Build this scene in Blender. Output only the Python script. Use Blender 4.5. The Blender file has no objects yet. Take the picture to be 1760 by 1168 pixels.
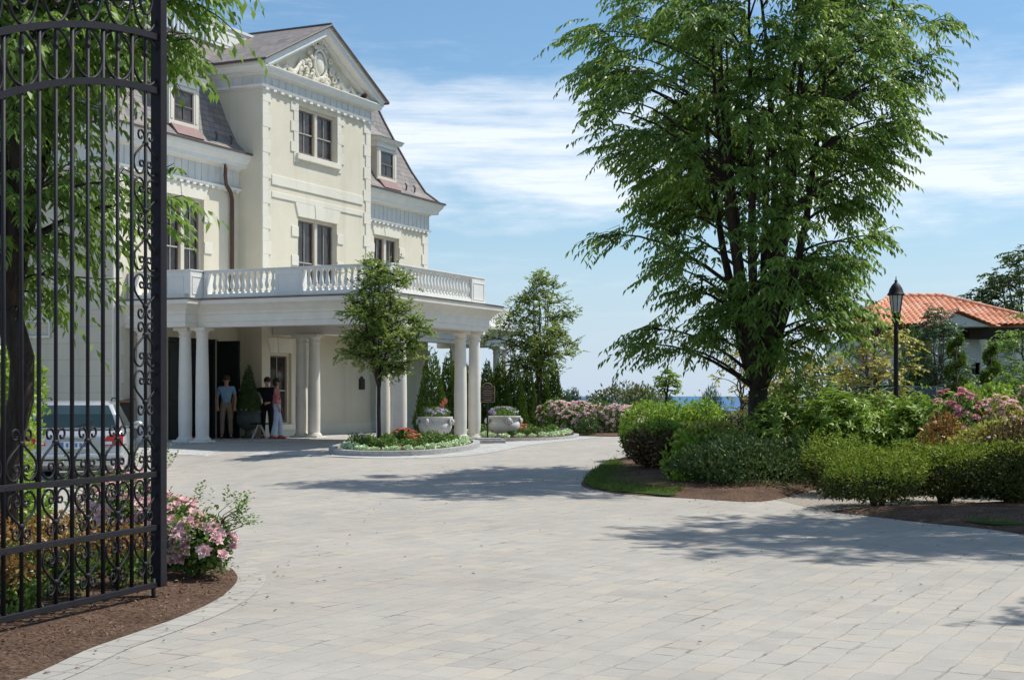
import bpy, math, random
import numpy as np
from mathutils import Vector, Matrix

scene = bpy.context.scene
R = math.radians
PI = math.pi

# ------------------------------------------------------------------ camera, sky, sun, exposure
FPX = 2500.0                      # focal length in pixels of the 1760 px wide photograph
EYE = 1.58
cam_d = bpy.data.cameras.new('camera')
cam = bpy.data.objects.new('camera', cam_d)
scene.collection.objects.link(cam)
cam.location = (0, 0, EYE)
cam.rotation_euler = (R(90), 0, 0)
cam_d.sensor_width = 36.0
cam_d.lens = 36.0 * FPX / 1760.0
cam_d.shift_y = (680.0 - 584.0) / 1760.0
cam_d.clip_start = 0.05
cam_d.clip_end = 60000
scene.camera = cam

LEAF_GAIN = 2.0
SUN_EL, SUN_AZ = R(56.5), R(67)     # azimuth measured clockwise from +Y
SKY_STRENGTH = 0.10
SUN_STRENGTH = 4.2
EXPOSURE = 0.24

scene.view_settings.view_transform = 'Standard'
scene.view_settings.look = 'None'
scene.view_settings.gamma = 1
scene.view_settings.exposure = EXPOSURE

S = Vector((math.cos(SUN_EL) * math.sin(SUN_AZ), math.cos(SUN_EL) * math.cos(SUN_AZ), math.sin(SUN_EL)))
sd = bpy.data.lights.new('sun', 'SUN')
sd.energy = SUN_STRENGTH
sd.angle = R(0.5)
sd.color = (1.0, 0.95, 0.86)
so = bpy.data.objects.new('sun', sd)
scene.collection.objects.link(so)
so.rotation_euler = S.to_track_quat('Z', 'Y').to_euler()
so.location = (20, 10, 30)


class NT:
    """small helper round a node tree"""
    def __init__(self, tree):
        self.t = tree
        tree.nodes.clear()

    def n(self, typ, **kw):
        nd = self.t.nodes.new(typ)
        for k, v in kw.items():
            setattr(nd, k, v)
        return nd

    def put(self, sock, v):
        if isinstance(v, bpy.types.NodeSocket):
            self.t.links.new(v, sock)
        elif v is not None:
            if isinstance(v, (tuple, list)) and len(v) == 3 and sock.type == 'RGBA':
                v = (*v, 1)
            sock.default_value = v

    def m(self, op, a, b=None, c=None):
        nd = self.n('ShaderNodeMath', operation=op)
        self.put(nd.inputs[0], a)
        if b is not None: self.put(nd.inputs[1], b)
        if c is not None: self.put(nd.inputs[2], c)
        return nd.outputs[0]

    def mix(self, f, a, b, blend='MIX'):
        nd = self.n('ShaderNodeMix', data_type='RGBA', blend_type=blend)
        self.put(nd.inputs['Factor'], f)
        self.put(nd.inputs[6], a)
        self.put(nd.inputs[7], b)
        return nd.outputs[2]

    def ramp(self, f, stops, interp='LINEAR'):
        nd = self.n('ShaderNodeValToRGB')
        cr = nd.color_ramp
        cr.interpolation = interp
        while len(cr.elements) < len(stops):
            cr.elements.new(0.5)
        for e, (p, c) in zip(cr.elements, stops):
            e.position = p
            e.color = (*c, 1) if len(c) == 3 else c
        self.put(nd.inputs[0], f)
        return nd.outputs[0]

    def noise(self, vec, scale, detail=4, rough=0.55, dim='3D'):
        nd = self.n('ShaderNodeTexNoise', noise_dimensions=dim)
        if vec is not None: self.put(nd.inputs['Vector'], vec)
        nd.inputs['Scale'].default_value = scale
        nd.inputs['Detail'].default_value = detail
        nd.inputs['Roughness'].default_value = rough
        return nd.outputs[0]

    def smooth(self, v, a, b):
        nd = self.n('ShaderNodeMapRange', interpolation_type='SMOOTHSTEP')
        self.put(nd.inputs[0], v)
        self.put(nd.inputs[1], a); self.put(nd.inputs[2], b)
        nd.inputs[3].default_value = 0; nd.inputs[4].default_value = 1
        return nd.outputs[0]

    def mapping(self, vec, scale=(1, 1, 1), rot=(0, 0, 0), loc=(0, 0, 0)):
        nd = self.n('ShaderNodeMapping')
        self.put(nd.inputs[0], vec)
        nd.inputs['Scale'].default_value = scale
        nd.inputs['Rotation'].default_value = rot
        nd.inputs['Location'].default_value = loc
        return nd.outputs[0]

    def white(self, a, b=0.0):
        c = self.n('ShaderNodeCombineXYZ')
        self.put(c.inputs[0], a); self.put(c.inputs[1], b)
        w = self.n('ShaderNodeTexWhiteNoise', noise_dimensions='2D')
        self.t.links.new(c.outputs[0], w.inputs['Vector'])
        return w.outputs[0]


# world: physical sky with thin cirrus mixed in by direction
world = bpy.data.worlds.new('World')
scene.world = world
world.use_nodes = True
nt = NT(world.node_tree)
sky = nt.n('ShaderNodeTexSky', sky_type='NISHITA', sun_disc=False)
sky.sun_elevation = SUN_EL
sky.sun_rotation = SUN_AZ
sky.air_density = 1.0
sky.dust_density = 0.6
sky.ozone_density = 3.0
tc = nt.n('ShaderNodeTexCoord')
sep = nt.n('ShaderNodeSeparateXYZ')
nt.put(sep.inputs[0], tc.outputs['Generated'])
dx, dy, dz = sep.outputs
hor = nt.m('SQRT', nt.m('ADD', nt.m('MULTIPLY', dx, dx), nt.m('MULTIPLY', dy, dy)))
el = nt.m('DIVIDE', dz, nt.m('MAXIMUM', hor, 0.001))          # tangent of elevation
az = nt.m('ARCTAN2', dx, dy)
cv = nt.n('ShaderNodeCombineXYZ')
nt.put(cv.inputs[0], nt.m('MULTIPLY', az, 3.0)); nt.put(cv.inputs[1], nt.m('MULTIPLY', el, 11.0))
n1 = nt.noise(cv.outputs[0], 1.9, 7, 0.58)
n2 = nt.noise(nt.mapping(cv.outputs[0], (1.0, 2.2, 1), (0, 0, 0.25), (3.1, 1.7, 0)), 3.2, 8, 0.62)
nn = nt.m('ADD', nt.m('MULTIPLY', n1, 0.6), nt.m('MULTIPLY', n2, 0.4))
n3 = nt.noise(nt.mapping(cv.outputs[0], (1.0, 4.5, 1), (0, 0, -0.12), (7.3, 2.2, 0)), 2.6, 8, 0.66)
wob = nt.m('MULTIPLY', nt.m('SUBTRACT', n1, 0.5), 0.16)
elw = nt.m('ADD', el, wob)
band = nt.m('MULTIPLY', nt.smooth(elw, 0.10, 0.155), nt.m('SUBTRACT', 1.0, nt.smooth(elw, 0.185, 0.235)))
band2 = nt.m('MULTIPLY', nt.smooth(el, 0.34, 0.9), 0.42)  # unseen cloud added overhead to whiten the sky's fill light
wisps = nt.smooth(nn, 0.50, 0.68)
cl = nt.m('ADD', nt.m('MULTIPLY', nt.m('MULTIPLY', band, 0.92), nt.m('ADD', nt.m('MULTIPLY', nt.smooth(nn, 0.30, 0.56), 0.68), nt.m('MULTIPLY', nt.smooth(n3, 0.34, 0.66), 0.32))), nt.m('MULTIPLY', nt.m('MULTIPLY', wisps, nt.smooth(n3, 0.3, 0.65)), 0.45))
cl = nt.m('ADD', cl, nt.m('MULTIPLY', band2, nt.smooth(nn, 0.42, 0.7)))
cl = nt.m('MINIMUM', cl, 0.88)
cl = nt.m('MULTIPLY', cl, nt.smooth(el, 0.0, 0.09))
tint = nt.mix(1.0, sky.outputs[0], (0.90, 1.08, 1.12), 'MULTIPLY')
lowv = nt.m('SUBTRACT', 1.0, nt.smooth(el, 0.0, 0.17))
tint = nt.mix(nt.m('MULTIPLY', lowv, 0.85), tint, (5.2, 6.2, 7.6))
skyc = nt.mix(cl, tint, (8.4, 8.9, 9.5))
bg = nt.n('ShaderNodeBackground')
nt.put(bg.inputs[0], skyc)
bg.inputs[1].default_value = SKY_STRENGTH
out = nt.n('ShaderNodeOutputWorld')
nt.put(out.inputs[0], bg.outputs[0])


# ------------------------------------------------------------------ materials
def material(name):
    mt = bpy.data.materials.new(name)
    mt.use_nodes = True
    return mt, NT(mt.node_tree)


def finish(t, col, rough=0.7, spec=0.3, bump=None, bstr=0.3, bdist=0.02, metal=0.0, coat=0.0):
    p = t.n('ShaderNodeBsdfPrincipled')
    t.put(p.inputs['Base Color'], col)
    t.put(p.inputs['Roughness'], rough)
    p.inputs['Specular IOR Level'].default_value = spec
    p.inputs['Metallic'].default_value = metal
    p.inputs['Coat Weight'].default_value = coat
    if bump is not None:
        b = t.n('ShaderNodeBump')
        b.inputs['Strength'].default_value = bstr
        b.inputs['Distance'].default_value = bdist
        t.put(b.inputs['Height'], bump)
        t.put(p.inputs['Normal'], b.outputs[0])
    o = t.n('ShaderNodeOutputMaterial')
    t.put(o.inputs[0], p.outputs[0])
    return p


def objco(t):
    return t.n('ShaderNodeTexCoord').outputs['Object']


def plain(name, col, rough=0.6, spec=0.3, var=0.12, scale=6.0, metal=0.0, coat=0.0, bstr=0.15):
    mt, t = material(name)
    co = objco(t)
    n = t.noise(co, scale, 5)
    d = tuple(c * (1 - var) for c in col)
    u = tuple(min(1, c * (1 + var)) for c in col)
    finish(t, t.ramp(n, [(0.3, d), (0.7, u)]), rough, spec, t.noise(co, scale * 8, 3), bstr, 0.01, metal, coat)
    return mt


def stucco(name, c1, c2, blocks=False):
    mt, t = material(name)
    co = objco(t)
    n = t.noise(co, 0.9, 5)
    f = t.noise(co, 14, 4)
    col = t.ramp(n, [(0.3, c1), (0.7, c2)])
    st = t.noise(t.mapping(co, (1.2, 1.2, 0.12)), 1.6, 5, 0.6)
    col = t.mix(t.m('MULTIPLY', t.smooth(st, 0.48, 0.72), 0.36), col, tuple(c * 0.72 for c in c1))
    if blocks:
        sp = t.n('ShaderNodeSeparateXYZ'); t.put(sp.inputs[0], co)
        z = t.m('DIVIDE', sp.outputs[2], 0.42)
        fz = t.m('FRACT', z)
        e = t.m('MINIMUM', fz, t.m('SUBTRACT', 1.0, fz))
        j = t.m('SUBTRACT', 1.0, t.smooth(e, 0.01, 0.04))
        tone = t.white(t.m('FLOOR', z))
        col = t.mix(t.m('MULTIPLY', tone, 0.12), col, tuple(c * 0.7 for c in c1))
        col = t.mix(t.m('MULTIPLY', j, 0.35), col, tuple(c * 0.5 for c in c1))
    finish(t, col, 0.85, 0.2, f, 0.25, 0.02)
    return mt


def slabs(name, axes, rowh, lmin, lvar, stops, joint, jw=(0.004, 0.012), rot=0.0, jn=0.006, rough=0.8, bs=0.4, worn=False):
    """rows of slabs of random length: pavers, slates, cobbles"""
    mt, t = material(name)
    co = objco(t)
    if rot: co = t.mapping(co, rot=(0, 0, rot))
    if worn:
        wn = t.n('ShaderNodeTexNoise'); wn.inputs['Scale'].default_value = 3.0; wn.inputs['Detail'].default_value = 6; wn.inputs['Roughness'].default_value = 0.62
        t.put(wn.inputs['Vector'], co)
        vm = t.n('ShaderNodeVectorMath', operation='MULTIPLY_ADD')
        t.put(vm.inputs[0], wn.outputs['Color']); vm.inputs[1].default_value = (0.085, 0.085, 0.0); t.put(vm.inputs[2], co)
        co2 = vm.outputs[0]
    else:
        co2 = co
    sp = t.n('ShaderNodeSeparateXYZ'); t.put(sp.inputs[0], co2)
    u, v = sp.outputs[axes[0]], sp.outputs[axes[1]]
    vr = t.m('DIVIDE', v, rowh)
    r = t.m('FLOOR', vr)
    L = t.m('ADD', t.m('MULTIPLY', t.white(r, 7.3), lvar), lmin)
    x = t.m('ADD', t.m('DIVIDE', u, L), t.m('MULTIPLY', t.white(r, 3.1), 10.0))
    c = t.m('FLOOR', x)
    fx, fy = t.m('FRACT', x), t.m('FRACT', vr)
    ex = t.m('MULTIPLY', t.m('MINIMUM', fx, t.m('SUBTRACT', 1.0, fx)), L)
    ey = t.m('MULTIPLY', t.m('MINIMUM', fy, t.m('SUBTRACT', 1.0, fy)), rowh)
    nz = t.noise(co, 9.0, 4)
    wv = t.m('MULTIPLY', t.m('SUBTRACT', t.noise(co, 2.3, 3), 0.45), jn * 3.0)
    e = t.m('SUBTRACT', t.m('MINIMUM', ex, ey), t.m('ADD', wv, t.m('MULTIPLY', t.m('SUBTRACT', nz, 0.5), jn)))
    jm = t.m('SUBTRACT', 1.0, t.smooth(e, jw[0], jw[1]))
    tone = t.white(c, r)
    col = t.ramp(tone, stops)
    fine = t.noise(co, 60.0, 4, 0.7)
    big = t.noise(co, 0.35, 4)
    col = t.mix(t.m('MULTIPLY', t.m('SUBTRACT', fine, 0.25), 0.5), col, (0.12, 0.115, 0.11))
    col = t.mix(t.m('MULTIPLY', t.smooth(big, 0.35, 0.75), 0.22), col, tuple(q * 1.25 for q in stops[-1][1]))
    if worn:
        gap = t.smooth(t.noise(co, 1.7, 5, 0.7), 0.50, 0.66)
        blot = t.noise(co, 4.0, 5, 0.65)
        col = t.mix(t.m('MULTIPLY', t.smooth(blot, 0.4, 0.65), 0.30), col, (0.46, 0.43, 0.375))
        col = t.mix(t.m('MULTIPLY', t.smooth(t.noise(co, 1.1, 6, 0.72), 0.48, 0.64), 0.32), col, (0.285, 0.268, 0.24))
        col = t.mix(t.m('MULTIPLY', t.smooth(t.noise(co, 0.22, 6, 0.6), 0.42, 0.66), 0.34), col, (0.30, 0.28, 0.25))
        col = t.mix(t.m('MULTIPLY', jm, t.m('ADD', t.m('MULTIPLY', gap, 0.66), 0.09)), col, joint)
    else:
        col = t.mix(t.m('MULTIPLY', jm, 0.75), col, joint)
    hgt = t.m('ADD', t.m('MULTIPLY', t.m('SUBTRACT', 1.0, jm), 0.6), t.m('ADD', t.m('MULTIPLY', fine, 0.25), t.m('MULTIPLY', tone, 0.3)))
    finish(t, col, rough, 0.25, hgt, bs, 0.012)
    return mt


def leafmat(name, stops, trans=(0.25, 0.35, 0.05), tw=0.35, rough=0.42, spec=0.35):
    if 'petal' not in name and 'chip' not in name: stops = [(p, tuple(min(1, q * LEAF_GAIN) for q in c)) for p, c in stops]
    mt, t = material(name)
    g = t.n('ShaderNodeNewGeometry')
    rnd = g.outputs['Random Per Island']
    co = objco(t)
    n = t.noise(co, 1.1, 3)
    f = t.m('ADD', t.m('MULTIPLY', rnd, 0.6), t.m('MULTIPLY', t.smooth(n, 0.3, 0.7), 0.4))
    col = t.ramp(f, stops)
    p = t.n('ShaderNodeBsdfPrincipled')
    t.put(p.inputs['Base Color'], col)
    p.inputs['Roughness'].default_value = rough
    p.inputs['Specular IOR Level'].default_value = spec
    tr = t.n('ShaderNodeBsdfTranslucent')
    t.put(tr.inputs[0], t.mix(0.5, col, trans))
    mx = t.n('ShaderNodeMixShader')
    mx.inputs[0].default_value = tw
    t.put(mx.inputs[1], p.outputs[0]); t.put(mx.inputs[2], tr.outputs[0])
    o = t.n('ShaderNodeOutputMaterial')
    t.put(o.inputs[0], mx.outputs[0])
    return mt


def bark(name, c1, c2):
    mt, t = material(name)
    co = objco(t)
    n = t.noise(t.mapping(co, (6, 6, 1.2)), 3.0, 6, 0.65)
    finish(t, t.ramp(n, [(0.3, c1), (0.7, c2)]), 0.9, 0.15, n, 0.8, 0.03)
    return mt


M = {}
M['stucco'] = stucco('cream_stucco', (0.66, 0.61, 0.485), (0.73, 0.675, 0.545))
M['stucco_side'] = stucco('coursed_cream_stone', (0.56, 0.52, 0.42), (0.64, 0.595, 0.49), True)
M['trim'] = stucco('pale_trim_stone', (0.71, 0.675, 0.575), (0.765, 0.73, 0.63))
M['white'] = plain('white_paint', (0.76, 0.75, 0.71), 0.45, 0.4, 0.05, 3)
M['frieze'] = plain('grey_white_paint', (0.64, 0.645, 0.625), 0.5, 0.35, 0.07, 3)
M['column'] = plain('column_paint', (0.74, 0.71, 0.645), 0.55, 0.3, 0.06, 3)
M['casing'] = plain('window_casing_paint', (0.62, 0.565, 0.47), 0.5, 0.3, 0.06, 4)
M['sash'] = plain('brown_sash_paint', (0.17, 0.13, 0.115), 0.45, 0.4, 0.1, 4)
M['muntin'] = plain('pale_sash_bar', (0.42, 0.37, 0.31), 0.45, 0.4, 0.1, 4)
M['glass'] = None
mt, t = material('dark_window_glass')
co = objco(t)
finish(t, t.ramp(t.noise(co, 1.4, 3), [(0.35, (0.016, 0.013, 0.012)), (0.55, (0.05, 0.042, 0.04)), (0.7, (0.115, 0.105, 0.10))]), 0.06, 0.5, t.noise(co, 2.0, 2), 0.04, 0.02)  # paler patches painted into the glass colour hint at reflections and curtains
M['glass'] = mt
M['door'] = plain('dark_green_door', (0.012, 0.016, 0.014), 0.35, 0.4, 0.2, 4)
M['brass'] = plain('brass', (0.55, 0.38, 0.10), 0.35, 0.5, 0.1, 8, 1.0)
M['copper'] = plain('brown_copper', (0.085, 0.04, 0.033), 0.5, 0.4, 0.25, 4)
M['lead'] = plain('dark_roof_edge', (0.10, 0.085, 0.08), 0.6, 0.3, 0.2, 4)
slate_st = [(0.0, (0.19, 0.175, 0.17)), (0.3, (0.27, 0.25, 0.24)), (0.55, (0.25, 0.215, 0.20)), (0.8, (0.34, 0.28, 0.24)), (1.0, (0.24, 0.23, 0.235))]
M['slate_xz'] = slabs('slate_front', (0, 2), 0.17, 0.24, 0.12, slate_st, (0.06, 0.055, 0.055), (0.002, 0.012), 0, 0.002, 0.6, 0.6)
M['slate_yz'] = slabs('slate_side', (1, 2), 0.17, 0.24, 0.12, slate_st, (0.06, 0.055, 0.055), (0.002, 0.012), 0, 0.002, 0.6, 0.6)
M['slate_gable'] = slabs('slate_gable', (1, 0), 0.19, 0.24, 0.12, slate_st, (0.06, 0.055, 0.055), (0.002, 0.012), 0, 0.002, 0.6, 0.6)
M['flash'] = plain('red_flashing', (0.27, 0.175, 0.165), 0.6, 0.2)
pav_st = [(0.0, (0.355, 0.335, 0.31)), (0.22, (0.41, 0.385, 0.345)), (0.42, (0.378, 0.36, 0.33)), (0.6, (0.43, 0.395, 0.345)), (0.74, (0.39, 0.37, 0.34)), (0.86, (0.47, 0.42, 0.345)), (0.94, (0.42, 0.38, 0.335)), (1.0, (0.445, 0.42, 0.38))]
M['paver'] = slabs('tumbled_pavers', (0, 1), 0.22, 0.20, 0.20, pav_st, (0.13, 0.11, 0.085), (0.001, 0.011), R(-62), 0.012, 0.85, 0.45, True)
M['border'] = slabs('border_pavers', (0, 1), 0.21, 0.2, 0.1, [(0, (0.375, 0.358, 0.328)), (1, (0.43, 0.41, 0.37))], (0.2, 0.18, 0.16), (0.002, 0.009), R(20), 0.008)
M['cobble'] = slabs('granite_cobbles', (0, 1), 0.13, 0.13, 0.08, [(0, (0.42, 0.42, 0.41)), (0.5, (0.52, 0.52, 0.50)), (1, (0.60, 0.59, 0.57))], (0.22, 0.21, 0.2), (0.004, 0.018), R(-65), 0.01)
M['kerb'] = plain('granite_kerb', (0.38, 0.38, 0.37), 0.8, 0.2, 0.2, 12)
mt, t = material('bark_mulch')
co = objco(t)
n = t.noise(co, 28, 6, 0.7)
pz = t.noise(co, 2.2, 4)
mc = t.ramp(n, [(0.3, (0.06, 0.034, 0.023)), (0.5, (0.165, 0.102, 0.07)), (0.72, (0.32, 0.22, 0.16))])
mc = t.mix(t.m('MULTIPLY', t.smooth(pz, 0.4, 0.7), 0.5), mc, (0.045, 0.027, 0.02))
finish(t, mc, 0.9, 0.15, n, 1.0, 0.05)
M['mulch'] = mt
mt, t = material('soil_and_turf')
co = objco(t)
n = t.noise(co, 3, 6, 0.7)
finish(t, t.ramp(n, [(0.3, (0.03, 0.045, 0.012)), (0.7, (0.06, 0.08, 0.022))]), 0.9, 0.15, n, 0.5, 0.05)
M['ground'] = mt
M['lawn'] = plain('lawn_base', (0.045, 0.085, 0.016), 0.9, 0.1, 0.25, 20)
M['gravel'] = plain('pale_gravel', (0.37, 0.33, 0.28), 0.9, 0.15, 0.35, 60, bstr=0.8)
mt, t = material('sea_water')
co = objco(t)
w = t.noise(t.mapping(co, (0.02, 0.10, 0.02)), 1.0, 6, 0.6)
finish(t, t.ramp(w, [(0.3, (0.028, 0.115, 0.24)), (0.7, (0.045, 0.155, 0.30))]), 0.45, 0.18, w, 0.2, 1.0)
M['sea'] = mt
M['iron'] = plain('black_iron_paint', (0.012, 0.011, 0.016), 0.6, 0.3, 0.2, 12)
M['car_silver'] = plain('silver_car_paint', (0.52, 0.54, 0.56), 0.28, 0.5, 0.02, 1, 0.45, 0.6, 0.0)
M['car_dark'] = plain('dark_car_paint', (0.035, 0.03, 0.035), 0.22, 0.6, 0.02, 1, 0.2, 0.8, 0.0)
M['car_glass'] = plain('car_glass', (0.03, 0.06, 0.065), 0.06, 0.6, 0.2, 2, bstr=0.0)
M['red_lens'] = plain('red_lens', (0.48, 0.012, 0.012), 0.2, 0.6, 0.05, 3)
M['amber'] = plain('amber_lens', (0.6, 0.2, 0.03), 0.2, 0.6, 0.05, 3)
M['plate'] = plain('number_plate', (0.68, 0.74, 0.80), 0.5, 0.3, 0.04, 3)
M['plate_blue'] = plain('number_plate_blue', (0.10, 0.20, 0.42), 0.5, 0.3, 0.04, 3)
M['tyre'] = plain('tyre_rubber', (0.018, 0.018, 0.018), 0.85, 0.15)
M['rim'] = plain('alloy_rim', (0.45, 0.46, 0.47), 0.35, 0.5, 0.05, 4, 0.7)
M['chrome'] = plain('chrome_trim', (0.6, 0.6, 0.62), 0.15, 0.5, 0.02, 2, 1.0)
M['black'] = plain('black_trim', (0.02, 0.02, 0.02), 0.6, 0.3)
M['urn'] = plain('pale_cast_stone', (0.56, 0.56, 0.54), 0.8, 0.2, 0.1, 8)
M['urn_dark'] = plain('dark_bronze_urn', (0.07, 0.085, 0.075), 0.6, 0.35, 0.2, 6)
M['sign'] = plain('maroon_sign_face', (0.045, 0.024, 0.026), 0.45, 0.35, 0.15, 8)
M['gold'] = plain('faded_gold_paint', (0.33, 0.26, 0.14), 0.5, 0.35, 0.15, 8)
M['wood'] = plain('varnished_wood', (0.30, 0.15, 0.06), 0.45, 0.35, 0.2, 8)
M['dark_wood'] = plain('dark_stained_wood', (0.035, 0.028, 0.022), 0.5, 0.3, 0.2, 8)
M['terra'] = None
mt, t = material('terracotta_tile')
co = objco(t)
g = t.n('ShaderNodeNewGeometry')
n = t.noise(co, 1.2, 4)
v = t.n('ShaderNodeTexVoronoi'); v.inputs['Scale'].default_value = 3.2
t.put(v.inputs['Vector'], co)
sv = t.n('ShaderNodeSeparateColor'); t.put(sv.inputs[0], v.outputs['Color'])
f = t.m('ADD', t.m('MULTIPLY', n, 0.5), t.m('MULTIPLY', sv.outputs[0], 0.5))
finish(t, t.ramp(f, [(0.2, (0.55, 0.22, 0.12)), (0.5, (0.70, 0.32, 0.19)), (0.8, (0.78, 0.44, 0.30))]), 0.75, 0.2, t.noise(co, 12, 3), 0.2, 0.02)
M['terra'] = mt
M['villa_wall'] = stucco('villa_white_stucco', (0.62, 0.64, 0.68), (0.70, 0.72, 0.75))
M['villa_pink'] = stucco('villa_pink_stucco', (0.44, 0.27, 0.21), (0.50, 0.32, 0.25))
M['beam'] = plain('dark_brown_beam', (0.03, 0.018, 0.015), 0.6, 0.25)
M['skin'] = plain('skin', (0.48, 0.25, 0.17), 0.55, 0.3, 0.05, 8)
M['hair_grey'] = plain('dark_grey_hair', (0.06, 0.05, 0.045), 0.6, 0.3)
M['hair_dark'] = plain('dark_hair', (0.018, 0.014, 0.012), 0.5, 0.35)
M['shirt_blue'] = plain('blue_shirt', (0.22, 0.36, 0.50), 0.8, 0.15, 0.12, 10)
M['khaki'] = plain('khaki_trousers', (0.27, 0.20, 0.15), 0.85, 0.1, 0.12, 10)
M['cloth_black'] = plain('black_cloth', (0.016, 0.015, 0.018), 0.85, 0.1, 0.2, 10)
M['cloth_white'] = plain('pale_blue_trousers', (0.55, 0.62, 0.78), 0.8, 0.15, 0.08, 10)
mt, t = material('pink_patterned_cloth')
co = objco(t)
v = t.n('ShaderNodeTexVoronoi'); v.inputs['Scale'].default_value = 16; t.put(v.inputs['Vector'], co)
sv = t.n('ShaderNodeSeparateColor'); t.put(sv.inputs[0], v.outputs['Color'])
finish(t, t.ramp(sv.outputs[0], [(0.2, (0.50, 0.10, 0.12)), (0.5, (0.62, 0.20, 0.20)), (0.75, (0.68, 0.42, 0.38)), (0.95, (0.45, 0.13, 0.17))]), 0.8, 0.15)
M['cloth_pink'] = mt
M['shoe_red'] = plain('red_shoe', (0.38, 0.05, 0.06), 0.5, 0.3)
M['shoe_dark'] = plain('dark_shoe', (0.03, 0.022, 0.018), 0.5, 0.3)
M['lamp_glass'] = plain('clear_lamp_glass', (0.55, 0.58, 0.62), 0.12, 0.5, 0.08, 4, bstr=0.0)
M['bark_dark'] = bark('dark_bark', (0.022, 0.017, 0.014), (0.075, 0.06, 0.05))
M['bark_grey'] = bark('grey_brown_bark', (0.06, 0.045, 0.036), (0.16, 0.125, 0.10))
M['twig'] = bark('shrub_stem', (0.05, 0.035, 0.022), (0.13, 0.095, 0.06))
LS = lambda a, b, c: [(0.1, a), (0.5, b), (0.9, c)]
M['leaf_zelkova'] = leafmat('zelkova_leaf', LS((0.032, 0.070, 0.014), (0.064, 0.126, 0.025), (0.125, 0.19, 0.042)), (0.34, 0.48, 0.08), 0.46)
M['leaf_pear'] = leafmat('pear_leaf', LS((0.042, 0.08, 0.02), (0.09, 0.14, 0.03), (0.17, 0.205, 0.062)), (0.36, 0.44, 0.08), 0.42)
M['leaf_arbor'] = leafmat('arborvitae_leaf', LS((0.022, 0.045, 0.009), (0.048, 0.085, 0.014), (0.085, 0.125, 0.020)), (0.13, 0.2, 0.02), 0.22, 0.6, 0.2)
M['leaf_yew'] = leafmat('yew_leaf', LS((0.018, 0.036, 0.013), (0.035, 0.062, 0.020), (0.072, 0.10, 0.03)), (0.1, 0.16, 0.03), 0.2, 0.5, 0.25)
M['leaf_rhodo'] = leafmat('rhododendron_leaf', LS((0.065, 0.115, 0.018), (0.135, 0.205, 0.030), (0.25, 0.30, 0.055)), (0.25, 0.38, 0.05), 0.28, 0.42, 0.3)
M['leaf_lime'] = leafmat('lime_leaf', LS((0.075, 0.15, 0.018), (0.13, 0.22, 0.026), (0.25, 0.30, 0.05)), (0.33, 0.42, 0.04), 0.36)
M['leaf_gold'] = leafmat('golden_leaf', LS((0.10, 0.12, 0.025), (0.22, 0.22, 0.05), (0.36, 0.31, 0.085)), (0.42, 0.38, 0.08), 0.35)
M['leaf_burgundy'] = leafmat('burgundy_leaf', LS((0.035, 0.028, 0.014), (0.075, 0.042, 0.022), (0.11, 0.10, 0.03)), (0.14, 0.10, 0.03), 0.25)
M['leaf_azalea'] = leafmat('azalea_leaf', LS((0.014, 0.022, 0.006), (0.030, 0.042, 0.010), (0.062, 0.062, 0.016)), (0.12, 0.13, 0.02), 0.16, 0.6, 0.15)  # leaf colour darkened to carry the shade on the camera side
M['leaf_azalea_top'] = leafmat('azalea_lit_top', LS((0.05, 0.085, 0.012), (0.10, 0.14, 0.018), (0.17, 0.20, 0.03)), (0.3, 0.38, 0.03), 0.28, 0.6, 0.15)  # sunlight on the azalea tops, put into a lime leaf colour
M['leaf_rose'] = leafmat('rose_leaf', LS((0.028, 0.060, 0.014), (0.06, 0.115, 0.022), (0.12, 0.18, 0.04)), (0.2, 0.3, 0.04), 0.3)
M['leaf_rust'] = leafmat('rust_leaf', LS((0.10, 0.05, 0.018), (0.21, 0.105, 0.035), (0.16, 0.16, 0.04)), (0.33, 0.2, 0.05), 0.3)
M['leaf_blue'] = leafmat('blue_green_needle', LS((0.025, 0.055, 0.030), (0.05, 0.09, 0.045), (0.08, 0.125, 0.06)), (0.1, 0.2, 0.08), 0.22)
M['leaf_olive'] = leafmat('olive_leaf', LS((0.045, 0.060, 0.022), (0.085, 0.10, 0.040), (0.12, 0.135, 0.06)), (0.2, 0.2, 0.06), 0.3)
M['leaf_silver'] = leafmat('silver_leaf', LS((0.26, 0.34, 0.20), (0.37, 0.45, 0.29), (0.48, 0.54, 0.38)), (0.5, 0.55, 0.35), 0.2, 0.7, 0.2)
M['leaf_hedge'] = leafmat('dark_hedge_leaf', LS((0.02, 0.042, 0.012), (0.036, 0.066, 0.017), (0.06, 0.095, 0.026)), (0.1, 0.17, 0.03), 0.25)
M['grass'] = leafmat('grass_blade', LS((0.028, 0.052, 0.010), (0.05, 0.085, 0.015), (0.085, 0.12, 0.024)), (0.2, 0.33, 0.03), 0.3)
M['chip'] = leafmat('bark_chip', LS((0.06, 0.03, 0.02), (0.16, 0.085, 0.055), (0.34, 0.23, 0.16)), (0.2, 0.12, 0.08), 0.02, 0.9, 0.1)
M['petal_pink'] = leafmat('pink_petal', LS((0.86, 0.46, 0.50), (0.90, 0.64, 0.64), (0.92, 0.80, 0.77)), (0.95, 0.65, 0.65), 0.35, 0.6, 0.2)
M['petal_pale'] = leafmat('pale_pink_petal', LS((0.75, 0.42, 0.46), (0.82, 0.62, 0.60), (0.86, 0.78, 0.70)), (0.9, 0.7, 0.7), 0.25, 0.6, 0.2)
M['petal_coral'] = leafmat('coral_petal', LS((0.72, 0.13, 0.10), (0.82, 0.22, 0.17), (0.85, 0.33, 0.27)), (0.9, 0.3, 0.2), 0.25, 0.6, 0.2)
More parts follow.
